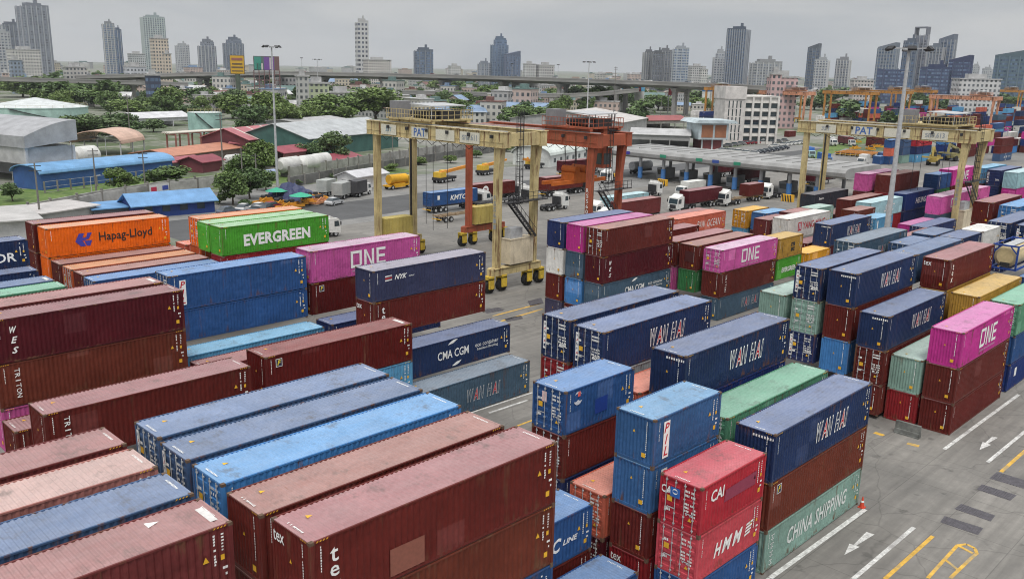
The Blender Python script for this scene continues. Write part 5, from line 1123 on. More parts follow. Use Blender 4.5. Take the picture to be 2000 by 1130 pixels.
b = MB()
for k in range(14): b.beam((.2, *pr[k]), (.2, *pr[k+1]), .2, .2); b.beam((.2, *pr[k]), (.2, dp/2, hz_+(hr-hz_)*.5), .1, .1)
b.obj('truss', DARK, t)
def tank(name, label, u, v, uw, vtop, vapex, col, cone=(.55,.58,.58), horizontal=False, stair=True):
    p = at(u, v); m = mpp(p); r = uw*m/2; h = height(p, vtop); ap = height(p, vapex); d = Vector((p.x,p.y,0)).normalized(); c = p+d*r
    t = thing(name, label, 'tank', (c.x,c.y,0)); b = MB(); b.cyl((0,0,0),(0,0,h),r,n=40); b.cyl((0,0,h),(0,0,h+.25),r*1.012,n=40); b.obj('shell', COLR, t, col=col)
    b = MB(); b.cyl((0,0,h+.25),(0,0,max(ap,h+.4)),r,.3,n=40,caps=False); b.obj('roof', COLR, t, col=cone)
    b = MB()
    for k in range(28):
        a, a2 = 2*math.pi*k/28, 2*math.pi*(k+1)/28; b.beam((r*math.cos(a),r*math.sin(a),h+.2),(r*math.cos(a),r*math.sin(a),h+1.4),.06,.06); b.beam((r*math.cos(a),r*math.sin(a),h+1.4),(r*math.cos(a2),r*math.sin(a2),h+1.4),.06,.06)
    b.obj('railing', COL, t, col=(.45,.4,.2))
    if stair:
        b = MB(); a0 = math.atan2(-d.y,-d.x)+.75
        for k in range(14): a, a2 = a0-k*.09, a0-(k+1)*.09; z, z2 = h*k/14, h*(k+1)/14; b.beam(((r+.5)*math.cos(a),(r+.5)*math.sin(a),z),((r+.5)*math.cos(a2),(r+.5)*math.sin(a2),z2),.7,.3)
        b.obj('stair', DARK, t)
    return t
tank('storage_tank', 'large mint storage tank with pale cone roof at the left edge', 74, 243, 192, 213, 194, (.36,.52,.47))
tank('storage_tank', 'smaller mint storage tank with diagonal stair', 402, 262, 64, 222, 220, (.34,.52,.48))
shed('depot', 'long white shed with open front left of the smaller mint tank', (268,250), (372,245), 12, 232, 222, (.5,.5,.52), (.55,.55,.57), openw=9)
# pipe rack
p0, ln, rz = frame_of((345,296), (440,288)); t = thing('pipe_rack', 'steel pipe rack with white pipes behind the terracotta roof', 'pipe rack', (p0.x,p0.y,0), rz); hz_ = height(p0, 262)
b = MB()
for i in range(5):
    for y in (0,4): b.box(i*ln/4-.2,y-.2,0,i*ln/4+.2,y+.2,hz_)
    b.box(i*ln/4-.15,0,hz_-.4,i*ln/4+.15,4,hz_)
b.obj('frame', COLR, t, col=(.3,.12,.1)); b = MB()
for y in (.3,1.4,2.5,3.6):
    b.cyl((-2,y,hz_+.3),(ln+3,y,hz_+.3),.28,n=8)
b.obj('pipe', COL, t, col=(.6,.57,.5))
def bullet(label, uv, ln_px, rpx, col=(.6,.6,.58), rz=.35, name='gas_tank'):
    p = at(*uv); m = mpp(p); L_ = ln_px*m; r = rpx*m; t = thing(name, label, 'tank', (p.x,p.y,0), rz); b = MB(); z = r+1.0
    b.cyl((0,0,z),(L_,0,z),r,n=24,caps=False); b.cyl((-r*.45,0,z),(0,0,z),r*.55,r,n=24); b.cyl((L_,0,z),(L_+r*.45,0,z),r,r*.55,n=24); b.obj('shell', COLR, t, col=col)
    b = MB(); b.box(L_*.15,-r*.7,0,L_*.15+.5,r*.7,z-r*.5); b.box(L_*.8,-r*.7,0,L_*.8+.5,r*.7,z-r*.5); b.obj('support', CONC, t)
bullet('white gas tank nearest the pale mast, first of three', (552,346), 44, 15); bullet('white gas tank, middle of three under the dark red canopy', (590,342), 40, 15); bullet('white gas tank, right hand one of three', (615,336), 38, 14)
bullet('white tank right of the dark red walled shed', (445,328), 30, 9); bullet('white tank car body left of the tan hangar', (156,330), 36, 18); bullet('small pale blue tank beside the pale mast', (520,352), 24, 6, (.35,.42,.6))
# walls along the side road
def wall(label, pts, h, name='concrete_wall', off=0, col=(.36,.355,.34)):
    P = [at(*p) for p in pts]; t = thing(name, label, 'wall', (P[0].x,P[0].y,0)); b = MB(); o = P[0]
    for q, r_ in zip(P, P[1:]): b.beam((q.x-o.x,q.y-o.y,h/2),(r_.x-o.x,r_.y-o.y,h/2),.25,h)
    b.obj('panel', plain('stained_wall', col, .85, .3, .5, second=tuple(c*.55 for c in col)), t)
    b = MB()
    for q, r_ in zip(P, P[1:]):
        n = int((r_-q).length/5)
        for i in range(n): s = q.lerp(r_, i/n)-o; b.box(s.x-.2,s.y-.2,0,s.x+.2,s.y+.2,h+.35)
    b.obj('coping_post', CONC, t)
wall('pale concrete wall in front of the grass strip on the left', [(-40,452),(100,421),(200,398),(330,376),(440,364)], 2.2); wall('second pale concrete wall close behind the first one on the left', [(-40,440),(100,411),(200,391),(330,370),(430,358)], 2.0)
wall('long dark concrete wall behind the silver car and the yellow tanker', [(565,366),(700,340),(850,315),(1000,292),(1130,270)], 2.3, col=(.13,.13,.125)); wall('pale parapet of the raised track behind the dark wall', [(565,349),(700,325),(850,302),(1000,281),(1120,262)], 2.7, col=(.3,.295,.28))
t = thing('banner', 'white banner with red and blue patches on the concrete wall', 'banner', (0,0,0)); p, q = at(292,385), at(330,378.5); b = MB(); b.beam((p.x,p.y-.3,1.5),(q.x,q.y-.3,1.5),.05,1.7); b.obj('cloth', COL, t, col=(.6,.6,.6))
b = MB(); r1, r2 = p.lerp(q,.08), p.lerp(q,.35); b.beam((r1.x,r1.y-.36,1.5),(r2.x,r2.y-.36,1.5),.05,.9); b.obj('lettering', COL, t, col=(.5,.03,.08)); b = MB(); r1, r2 = p.lerp(q,.65), p.lerp(q,.95); b.beam((r1.x,r1.y-.36,1.5),(r2.x,r2.y-.36,1.5),.05,.9); b.obj('emblem', COL, t, col=(.05,.08,.35))
def pole(label, u, vb, vt, r=.2, lamp=False, name='utility_pole', cat='pole', group=None):
    p = at(u, vb); h = height(p, vt); t = thing(name, label, cat, (p.x,p.y,0), 0, group); b = MB(); b.cyl((0,0,0),(0,0,h),r,r*.6,n=8); b.obj('shaft', CONC if not lamp else GALV, t)
    if not lamp:
        b = MB(); b.beam((-.9,.3,h-.5),(.9,-.3,h-.5),.12,.12); b.beam((-.9,.3,h-1.3),(.9,-.3,h-1.3),.12,.12); b.obj('cross_arm', DARK, t)
    else:
        b = MB(); b.beam((0,0,h),(1.2,-.6,h+.35),.08,.08); b.beam((1.0,-.5,h+.3),(1.7,-.85,h+.4),.25,.12); b.obj('lamp_head', GALV, t)
for u, vb, vt, lb in ((80,440,318,'leaning utility pole left of the blue lean to'),(190,392,290,'utility pole in the middle of the long blue shed'),(284,372,296,'utility pole at the right part of the blue shed'),(438,372,222,'tall utility pole beside the smaller mint tank'),(475,376,288,'utility pole in front of the dark red shed'),(502,372,300,'thin utility pole left of the pale mast'),(256,290,184,'slim white pole left of the white long shed'),(767,300,262,'utility pole between the left crane legs'),(915,250,205,'tan utility pole above the yellow crane trolley'),(1197,255,130,'thin mast beside the striped silos'),(1335,255,185,'pole in front of the maroon far roof'),(1290,232,190,'pole between far huts')): pole(lb, u, vb, vt)
for u, vb, vt, lb in ((27,365,330,'street lamp at the left edge by the grey hall'),(180,385,346,'twin street lamp before the blue shed'),(210,325,268,'curved street lamp before the tan hangar')): pole(lb, u, vb, vt, .1, True, 'street_lamp', 'street lamp')
# ------------------------------------------------------------------ toll gates and offices on the right
x0, x1, y0, y1 = 185.6, 203, 83.0, 147; zc = 5.45; t = thing('toll_canopy', 'long pale toll gate canopy with rounded edge on blue columns', 'canopy', (0,0,0))
b = MB(); pr = [(x0,zc),(x0-.8,zc+.5),(x0-.9,zc+1.3),(x0-.3,zc+2.0),(x0+1.5,zc+2.25),(x1-1,zc+2.25),(x1,zc+1.5),(x1,zc)]
v = [(x, y0, z) for x, z in pr]+[(x, y1, z) for x, z in pr]; n = len(pr); b.add(v, [(i,(i+1)%n,(i+1)%n+n,i+n) for i in range(n)]+[tuple(range(n))[::-1], tuple(range(n,2*n))])
for i in range(16): b.box(x0+2, y0+2+i*3.9, zc+2.26, x1-2, y0+2.3+i*3.9, zc+2.42)
b.obj('roof', COLR, t, col=(.31,.31,.305))
ys = [138.4,131.2,124.2,117.3,110.6,103.8,96.6,90.0]
for y in ys:
    for x in (186.6, 200):
        b = MB(); b.cyl((x,y,0),(x,y,zc),.42,n=14); c_ = b.obj('column', COLR, t, col=(.33,.34,.35))
        if x < 190: b = MB(); b.cyl((x,y,.3),(x,y,3.1),.62,n=14); b.obj('column_casing', COL, c_, col=(.06,.19,.46))
for y, c in ((141.5,(.05,.04,.3)),(130.2,(.03,.25,.15)),(119.6,(.03,.25,.15)),(115.0,(.04,.08,.3)),(109.2,(.03,.25,.15))):
    b = MB(); b.box(x0-1.02, y-.9, zc+.75, x0-.93, y+.9, zc+1.5); b.obj('sign_panel', COL, t, col=c)
for i, y in enumerate(ys[1:]):
    t = thing('toll_booth', ('pale toll booth between blue columns under the canopy'), 'booth', (190, y+2.2, 0), 0, 'toll booths under the canopy'); b = MB(); b.box(0,0,.25,5,2.2,2.9); b.obj('body', COLR, t, col=(.3,.31,.32)); b = MB(); b.box(-.03,.3,1.3,0,1.9,2.5); b.obj('window', GLASS, t); b = MB(); b.box(-3,-.3,0,7,2.5,.24); b.obj('island', CONC, t)
for i, y in enumerate((141.0,126.6,101.5,93.2,87.0)):
    t = thing('striped_barrier', 'yellow and black striped barrier block before the toll columns', 'barrier', (179.5, y, .01), 0, 'striped barrier blocks at the toll gates'); b = MB(); b.box(0,-1.3,0,.9,1.3,1.5); b.obj('block', MARKY, t); b = MB()
    for k in range(4): b.add([(-.01,-1.2+k*.62,0),(-.01,-.9+k*.62,0),(-.01,-.6+k*.62,1.5),(-.01,-.9+k*.62,1.5)], [(0,1,2,3)])
    b.obj('stripe', DARK, t)
for i in range(3):
    rig((205+i*2.0, 128-i*12.5), math.pi if i % 2 else 0, '', 'maroon container in the shade under the toll canopy, %s' % ('far left','middle','right')[i], 'trailer in the shade under the toll canopy, %s' % ('far left','middle','right')[i], 'dmaroon', 'S', '', 'F', group='lorries under the toll canopy')
t = thing('tank_trailer', 'grey tank trailer left of the first blue column', 'trailer', (193, 146, 0)); b = MB(); b.cyl((0,0,2.2),(8,0,2.2),1.15,n=20); b.obj('shell', GALV, t); b = MB(); b.box(0,-.5,.6,8.5,.5,1.2); b.obj('chassis', DARK, t); wheels(t, [(1,-.95),(1,.95),(2.4,-.95),(2.4,.95)])
# white office
p0 = at(1447,281); hW = height(p0, 190); t = thing('office_building', 'white five storey office block with slit windowed stair tower', 'building', (p0.x,p0.y,0), -.62)
m = mpp(p0); lw = 70*m; dp = 16; b = MB(); b.box(0,0,0,lw,dp,hW); b.box(-.4,-.6,hW,lw+.4,dp+.4,hW+.6)
for i in range(1,6): b.box(-.25,-.5,hW*i/5.6-.25,lw+.25,-.003,hW*i/5.6+.25)
for j in range(5): b.box(lw*j/4-.4,-.7,0,lw*j/4+.4,-.004,hW)
for j in range(3): b.box(lw-.02,dp*j/2-.3 if j else 0,0,lw+.3,dp*j/2+.3,hW)
b.obj('wall', COLR, t, col=(.62,.6,.57))
for i in range(5):
    for j in range(4):
        x = lw*(j+.5)/4; z = hW*i/5.6+1.1; w_ = MB(); w_.box(x-lw*.095,-.1,z,x+lw*.095,-.04,z+1.9); w_.obj('window', GLASS, t)
tw = 36*m; ht = height(p0, 172); tt = MB(); tt.box(-tw-1,-1.2,0,-.41,dp*.6,ht); tt.box(-tw-1.4,-1.6,ht-4.2,.1,dp*.62,ht+.5); o = tt.obj('stair_tower', COLR, t, col=(.6,.57,.55))
for i in range(5):
    for j in range(4):
        x = -tw-.2+(tw-.9)*(j+.5)/4; w_ = MB(); w_.box(x-.22,-1.27,1.5+i*(ht-6)/5,x+.22,-1.205,4.2+i*(ht-6)/5); w_.obj('window', GLASS, o)
# booth building with brown blinds, canopy beside it
p0 = at(1362,292); t = thing('control_building', 'pale blue grey building with two brown window panels', 'building', (p0.x,p0.y,0), -.62); m = mpp(p0); lw = 58*m; hA, hB = height(p0, 272), height(p0, 240)
b = MB(); b.box(lw*.15,0,0,lw*.85,9,hA); b.obj('wall', COLR, t, col=(.2,.06,.06)); b = MB(); b.box(-.5,-1.5,hA,lw,11,hB); b.prism([(-2.5,hB),(lw+3,hB),(lw+2,hB+1.0),(-1,hB+1.2)], -3, 13, 'y'); b.obj('upper_storey', COLR, t, col=(.45,.52,.55))
for x in (lw*.25, lw*.72): b = MB(); b.box(x-lw*.2,-1.57,hA+.7,x+lw*.2,-1.505,hB-.6); b.obj('blind', COLR, t, col=(.30,.13,.07))
for x in (lw*.14,lw*.5,lw*.86): b = MB(); b.box(x-.25,-.3,0,x+.25,.0,hA); b.obj('column', COLR, t, col=(.5,.55,.57))
shed('canopy', 'grey steel canopy left of the building with brown panels', (1232,288), (1345,292), 14, 262, 252, (.3,.3,.3), (.42,.42,.42), openw=9)
shed('warehouse', 'wide pale roofed warehouse behind the red crane trolley', (1212,268), (1262,256), 50, 240, 222, (.36,.36,.36), (.5,.48,.46))
shed('shed', 'maroon roofed open shed right of the dark tree', (1262,252), (1345,250), 14, 236, 228, (.3,.29,.27), (.28,.08,.08), openw=7)
t, ln, h, rg = shed('hall', 'large pale blue roofed hall behind the far orange cranes', (1778,200), (1815,198), 60, 184, 165, (.55,.55,.55), (.25,.5,.75), cat='hall')
# silos, far tanks on legs
def silo(label, u, v, wpx, vtop, vband, cols, n=1):
    p = at(u, v); m = mpp(p); r = wpx*m/2; h = height(p, vtop); hb = height(p, vband); t = thing('silo', label, 'silo', (p.x,p.y,0))
    b = MB(); b.cyl((0,0,0),(0,0,hb),r,n=20); b.obj('shell', COLR, t, col=(.62,.62,.6)); b = MB(); b.cyl((0,0,hb),(0,0,h),r*1.02,n=20); b.obj('painted_top', COL, t, col=cols[0])
    if len(cols) > 1: d = Vector((-p.x,-p.y,0)).normalized(); b = MB(); b.beam((d.x*r*.96,d.y*r*.96,hb),(d.x*r*.96,d.y*r*.96,h),r*.5,r*.4,up=(d.x,d.y,0)); b.obj('painted_band', COL, t, col=cols[1])
BL, RD = (.12,.38,.6), (.42,.03,.06)
silo('white silo with blue and red top left of the pair', 1207, 216, 12, 160, 172, (BL,RD)); silo('white silo with blue top in the middle of the striped ones', 1216, 216, 11, 166, 179, (BL,)); silo('white silo with blue top and red band, right one', 1247, 218, 19, 164, 178, (BL,RD))
for i in range(4): silo('white silo with dark blue top behind the office block, %s of the row' % ('leftmost','second','third','rightmost')[i], 1373+i*8, 212, 8, 171, 179, ((.05,.16,.35),))
t = thing('water_tank', 'red and white water tank on thin legs among the huts', 'tank', (*at(1312,222).to_2d(),0)); p = at(1312,222); h0, h1 = height(p,186), height(p,172); r = 5*mpp(p)
for k, (dx, c) in enumerate(((-1.1,(.5,.04,.06)),(0,(.62,.6,.6)),(1.1,(.5,.04,.06)))): b = MB(); b.cyl((dx*r*1.1*AR.x,dx*r*1.1*AR.y,h0),(dx*r*1.1*AR.x,dx*r*1.1*AR.y,h1),r*.62,n=12); b.obj('vessel', COL, t, col=c)
b = MB()
for dx in (-1.6,0,1.6): b.cyl((dx*r*AR.x,dx*r*AR.y,0),(dx*r*AR.x,dx*r*AR.y,h0),.35,n=6)
b.obj('leg', GALV, t)

for i, (u, v, w_) in enumerate(((575,362,26),(640,350,22),(820,322,30),(880,318,26),(930,308,24),(990,296,26),(765,334,22),(480,404,26),(430,398,24),(140,398,20),(290,390,22))):
    treepx(u, v, 15, 'low shrub growing along the yard wall', w_, 'shrubs along the yard walls')
for i, (u, v, r) in enumerate(((508,410,.4),(522,412,.5),(500,416,2.0),(478,412,.6),(532,408,.3),(446,418,.2))):
    use(PC, at(u, v).to_2d(), r, 'small car parked by the trees left of the pale mast', 'cars parked by the trees left of the pale mast', col=ccol[i % 8])
boxtruck('pale box van parked left of the grey box truck', at(628,384).to_2d(), .5, (.38,.40,.38), 4.5)
boxtruck('black flatbed lorry beside the white gabled house', at(688,386).to_2d(), .45, (.07,.07,.075), 4.5)
# ------------------------------------------------------------------ far container yard on the right
OR, SA = (.50,.24,.06), (.62,.30,.19)
def far_gantry(label, u, v, col, span=24, sc_=1.0, tro=(3, 11)):
    p = at(u, v); return gantry(label, p.x, p.x+7.5, p.y, p.y+span, 17.0*sc_, 1.7, col, tro, [], '', near=False, scale=1.05)
for a in (('salmon gantry crane right behind the white office block',1566,254,SA),('orange gantry crane behind the salmon one at the office block',1548,240,OR),('orange gantry crane, leftmost of the far group behind the right crane',1694,248,OR,26),('orange gantry crane in the middle of the far group',1762,240,OR,24),('orange gantry crane in front of the blue hall',1812,232,OR,26),
          ('salmon gantry crane behind the trolley of the right crane',1930,268,SA,28),('orange gantry crane at the far right edge',1984,224,OR,28),('orange gantry crane standing left of the white office block',1416,236,OR,14)): far_gantry(*a)
def stackpx(u, v, items): p = at(u, v); stack(p.x, p.y, 0, items)
FS = [(1737,322,[('s','blue','F','',"blue end at the foot of a far stack under the right crane girder"),('s','coral','F','',"coral red end in a far stack between two blue ones"),('s','blue','F','',"blue end on top of the coral red one in the far stack")]),
(1760,320,[('s','china','F','',"grey green end at the foot of the far wall of boxes"),('s','cmag','F','',"slate blue end second up in the far wall of boxes"),('s','cmag','F','',"slate blue end third up in the far wall of boxes")]),
(1788,318,[('S','lblue','F','cosco',"light blue container at the foot of the far wall of boxes"),('S','navy','F','',"navy container in the middle of the far wall of boxes"),('S','red','F','',"crimson container on top of the far wall of boxes")]),
(1838,314,[('S','blue','F','',"blue container at the foot beside the far blue box with white letters"),('S','dblue','F','heung',"far blue container with white letters behind the right crane leg"),('S','bright','D','',"bright blue top container behind the right crane girder")]),
(1880,309,[('S','maroon','F','',"maroon container on the ground behind the sky blue one"),('S','maroon','F','',"maroon container second up behind the sky blue one"),('S','rred','F','cosco',"dark red container third up right of the crane girder end")]),
(1952,316,[('S','cmag','F','cma',"slate blue container with white lettering on the ground near the right edge"),('S','maroon','D','',"maroon door ended container above the slate blue one near the right edge"),('S','maroon','D','',"maroon door ended container third up near the right edge"),]),
(1940,276,[('S','wh','F','',"blue container at the foot behind the maroon far stack"),('S','lblue','F','',"light blue container second up behind the maroon far stack"),('S','blue','F','',"blue container on top behind the maroon far stack")]),
(1960,252,[('S','dblue','F','whold',"deep blue container low at the far right edge"),('S','wh','F','cosco',"deep blue container with white emblem at the far right edge"),('S','blue','F','cosco',"blue container with white emblem on top at the far right edge")]),
(1905,250,[('S','navy','F','',"navy container behind the salmon crane legs"),('S','bright','F','',"bright blue container behind the salmon crane legs"),('s','dred','F','',"dark red short container on top behind the salmon crane legs")]),
(1870,240,[('S','rose','F','',"rosy container low behind the grey trolley house"),('S','maroon','F','',"maroon container on the rosy one behind the grey trolley house")]),
(1718,322,[('s','blue','F','',"blue short container on the far ground left of the lamp mast")]),(1727,314,[('s','blue','D','',"second blue short container on the far ground left of the lamp mast")]),
(1702,286,[('S','maroon','D','',"maroon container under the blue girder sign on the far ground"),('S','maroon','F','',"maroon container stacked on the one under the blue girder sign")]),
(1745,276,[('S','navy','F','',"navy container behind the lamp mast on the far ground"),('S','dmaroon','F','',"dark maroon container on the navy one behind the lamp mast")]),
(1645,252,[('S','maroon','F','',"maroon container between the far orange crane legs at left")]),(1668,250,[('S','maroon','F','',"maroon container in the middle of the far orange crane legs")]),
(1600,246,[('s','blue','F','',"blue short container right of the salmon crane"),('s','white','F','',"white short container on the blue one right of the salmon crane")]),
(1705,252,[('S','blue','F','',"blue container low above the girder of the right crane")]),(1735,256,[('S','pink','F','',"pink container low above the girder of the right crane")]),(1775,262,[('S','magenta','F','',"magenta container above the girder beside the lamp mast")]),
(1780,240,[('S','maroon','F','',"maroon container behind the far orange legs, middle"),('S','white','F','',"white container on the maroon one behind the far orange legs")]),
(1880,226,[('S','white','F','',"white container far behind the salmon crane girder")]),(1915,222,[('S','maroon','F','',"maroon container far behind the salmon crane girder")]),
(1355,234,[('S','white','F','',"white container behind the brown paneled building"),('S','cream2','F','',"cream container on the white one behind the brown paneled building")]),
(1372,236,[('S','wh','F','cosco',"blue container behind the brown paneled building"),('S','dblue','F','cosco',"deep blue container on top behind the brown paneled building")]),
(1541,268,[('s','maroon','F','',"maroon short container under the salmon crane"),]),(1640,342,[('s','maroon','F','zs',"short maroon container beside the bright green tree")]),
(100,190,[('S','blue','F','',"distant blue container among the trees at the far left")]),(120,190,[('S','maroon','F','',"distant maroon container among the trees at the far left")])]
for u, v, it in FS: stackpx(u, v, it)
r9 = random.Random(5); seen = set(); fmb, fmi, fms, fmc = MB(), {}, [], []
for v0_, ua, ub in ((300,1905,2030),(284,1880,2030),(268,1945,2030),(256,1840,2030),(246,1830,2030),(238,1612,2030),(231,1620,2030),(225,1640,2030)):
    u = ua
    while u < ub:
        p = at(u, v0_+r9.uniform(-2,2)); x, y = round(p.x/13)*13, round(p.y/2.95)*2.95
        if (x, y) not in seen:
            seen.add((x, y)); z = 0
            for k in range(r9.choice((1,2,3,3,4))):
                ck = r9.choice(('maroon','maroon','brown','navy','blue','wh','bright','lblue','dmaroon','rose','steel','white','coral','magenta','dblue'))
                if ck not in fmi: fmi[ck] = len(fms); fms.append(painted('distant_container_paint', .4, spec=.15)); fmc.append(PAL[ck])
                for key in ('body','roof','frame','F'):
                    me = cmeshes('S')[key]; fmb.add([(v_.co.x+x, v_.co.y+y, v_.co.z+z) for v_ in me.vertices], [tuple(q_.vertices) for q_ in me.polygons], fmi[ck])
                z += 2.6
        u += 17
for m_, c_ in zip(fms, fmc):
    for n_ in list(m_.node_tree.nodes):
        if n_.type == 'OBJECT_INFO':
            for l_ in list(n_.outputs['Color'].links):
                to = l_.to_socket; rgb = m_.node_tree.nodes.new('ShaderNodeRGB'); rgb.outputs[0].default_value = (*c_, 1); m_.node_tree.links.remove(l_); m_.node_tree.links.new(rgb.outputs[0], to)
tag(fmb.obj('distant_containers', fms), 'distant coloured containers stacked in the far right yard', None, None, 'stuff')
# ------------------------------------------------------------------ elevated roads
def deck(name, label, pts, wd, th, pier, pw, cap=5.0):
    P = [(far(u, d), v) for u, d, v in pts]; P = [Vector((p.x, p.y, height(p, v))) for p, v in P]
    t = thing(name, label, 'elevated road', (0,0,0)); b = MB(); pr = MB()
    R = []
    for i, p in enumerate(P):
        d = (P[min(i+1,len(P)-1)]-P[max(i-1,0)]); d.z = 0; d.normalize(); R.append(Vector((-d.y, d.x, 0)))
    for i in range(len(P)-1):
        a, c, ra, rc = P[i], P[i+1], R[i]*wd/2, R[i+1]*wd/2; dn = Vector((0,0,-th)); dk = Vector((0,0,-1.1))
        pts_a = [a-ra, a-ra+dk*1.6, a-ra*.45+dn, a+ra*.45+dn, a+ra+dk*1.6, a+ra]; pts_c = [c-rc, c-rc+dk*1.6, c-rc*.45+dn, c+rc*.45+dn, c+rc+dk*1.6, c+rc]
        b.add(pts_a+pts_c, [(j, j+6, j+7, j+1) for j in range(5)]+[(5, 11, 6, 0)])
    CD = plain('bridge_concrete', (.27,.265,.255), .85, .25, .05); o = b.obj('deck', CD, t)
    k = 0; acc = 0
    for i in range(len(P)-1):
        L_ = (P[i+1]-P[i]).length; s = acc
        while s < L_:
            q = P[i].lerp(P[i+1], s/L_); r = R[i]; m = MB(); z = q.z-th
            for sg in ((-1, 1) if pier == 2 else (0,)):
                c = q+r*sg*wd*.32; m.box(c.x-pw/2, c.y-pw/2, 0, c.x+pw/2, c.y+pw/2, z-1.2)
                m.add([(c.x-pw/2,c.y-pw/2,z-2.5),(c.x+pw/2,c.y-pw/2,z-2.5),(c.x+pw/2,c.y+pw/2,z-2.5),(c.x-pw/2,c.y+pw/2,z-2.5)]+[(c.x+x*pw+r.x*0,c.y+y*pw,z+.4) for x,y in ((-1,-1),(1,-1),(1,1),(-1,1))], [(0,1,5,4),(1,2,6,5),(2,3,7,6),(3,0,4,7)])
            if pier == 2: m.beam(q-r*wd*.4+Vector((0,0,-th-.6)), q+r*wd*.4+Vector((0,0,-th-.6)), pw*1.1, 1.2)
            m.obj('pier', CD, t); s += 46
        acc = s-L_
    b = MB()
    for i in range(len(P)-1):
        L_ = (P[i+1]-P[i]).length; n = int(L_/6)
        b.beam(P[i]-R[i]*wd/2+Vector((0,0,.4)), P[i+1]-R[i+1]*wd/2+Vector((0,0,.4)), .3, .8)
    b.obj('parapet', CD, t); return t, P, R
EX, P_, R_ = deck('elevated_road', 'high concrete elevated road crossing the whole picture', [(160,760,149),(290,740,146),(420,720,143),(560,700,141.5),(700,690,144),(850,675,147),(1000,655,151),(1150,630,156),(1300,600,161),(1450,565,167),(1545,545,171)], 22, 3.6, 2, 2.4)
deck('elevated_ramp', 'lower concrete ramp below the high road in the middle', [(640,620,176),(760,615,178),(880,605,180),(1000,590,183),(1100,580,185),(1170,585,181),(1240,600,174)], 12, 2.2, 1, 2.2)
deck('elevated_ramp', 'lower concrete ramp among the trees at the far left', [(-60,640,150),(60,640,154),(170,645,157),(270,650,160),(360,660,163)], 12, 2.2, 1, 2.2)
for i in range(30):
    a = random.uniform(0, len(P_)-1.01); j = int(a); q = P_[j].lerp(P_[j+1], a-j)-R_[j]*random.choice((4,7))
    o = use(PC, (q.x, q.y), math.atan2(P_[j+1].y-P_[j].y, P_[j+1].x-P_[j].x), 'small car driving on the high elevated road', 'cars on the elevated road', z=q.z+.02, col=random.choice(ccol)); 
for i, u in enumerate((590,760,1000,1090)):
    p = far(u, 690-(u-590)*.1); zb = height(p, 146+(u-560)*.03); t = thing('street_lamp', 'slim lamp post standing on the high elevated road', 'street lamp', (p.x,p.y,zb-2), 0, 'lamp posts on the elevated road'); b = MB(); b.cyl((0,0,0),(0,0,14),.25,.12,n=6); b.obj('pole', GALV, t); b = MB(); b.cyl((0,0,14),(0,0,14.5),1.0,n=8); b.obj('lamp_head', DARK, t)
mast('slim floodlight mast beyond the red crane', far(1150, 430), height(far(1150,430),121), .4, 6, 5.2)
mast('slim floodlight mast beyond the far left trees', far(620, 560), height(far(620,560),116), .3, 6, 4.6)
mast('thin floodlight mast at the far right edge', at(1962,300), height(at(1962,300), 250), .35, 4, 3.5)
mast('thin floodlight mast behind the big lamp mast', far(1770, 430), height(far(1770,430), 140), .3, 4, 4)
# billboards
def billboard(label, u, dist, wpx, vt, vb, col, lines, leg, lattice=False, panels=None):
    p = far(u, dist); m = mpp(p); W_ = wpx*m; zt, zb = height(p, vt), height(p, vb); a = math.atan2(-p.y, -p.x)+math.pi/2; t = thing('billboard', label, 'billboard', (p.x,p.y,0), a)
    b = MB(); b.box(-W_/2,-.8,zb,W_/2,.8,zt); b.obj('board', COL, t, col=(.12,.10,.10)); b = MB(); b.box(-W_/2+.3,-1.0,zb+.3,W_/2-.3,-.81,zt-.3); fc = b.obj('poster', COL, t, col=col)
    b = MB()
    if lattice:
        for i in range(6):
            for y in (-2,2): b.box(-W_/2+i*W_/5-.25,y-.25,0,-W_/2+i*W_/5+.25,y+.25,zb)
        for k in range(7): z = zb*k/7+1; b.box(-W_/2,-2.1,z,W_/2,-1.9,z+.4); b.box(-W_/2,1.9,z,W_/2,2.1,z+.4)
    else: b.cyl((0,.2,0),(0,.2,zb),1.4,n=12)
    b.obj('support', COLR, t, col=leg)
    for x0_, x1_, z0_, z1_, c in (panels or []):
        q = MB(); q.box(-W_/2+W_*x0_,-1.1,zb+(zt-zb)*z0_,-W_/2+W_*x1_,-1.02,zb+(zt-zb)*z1_); q.obj('printed_panel', COL, fc, col=c)
    return t
billboard('yellow billboard with dark text bars beside the elevated road', 464, 560, 27, 108, 145, (.6,.36,.03), 4, (.10,.13,.10), panels=[(.12,.88,.72,.86,(.3,.12,.1)),(.15,.85,.5,.58,(.15,.1,.05)),(.1,.9,.32,.4,(.15,.1,.05)),(.12,.88,.14,.2,(.2,.13,.05))])
billboard('green and purple picture billboard on a brown lattice beside the pale mast', 521, 540, 48, 110, 138, (.10,.16,.14), 0, (.17,.10,.10), True, panels=[(.03,.3,.05,.95,(.05,.25,.2)),(.12,.36,.05,.5,(.55,.5,.48)),(.4,.62,.05,.95,(.16,.07,.28)),(.62,.68,.1,.9,(.5,.45,.45)),(.68,.8,.05,.95,(.2,.08,.3)),(.82,1,.0,1,(.16,.09,.09))])
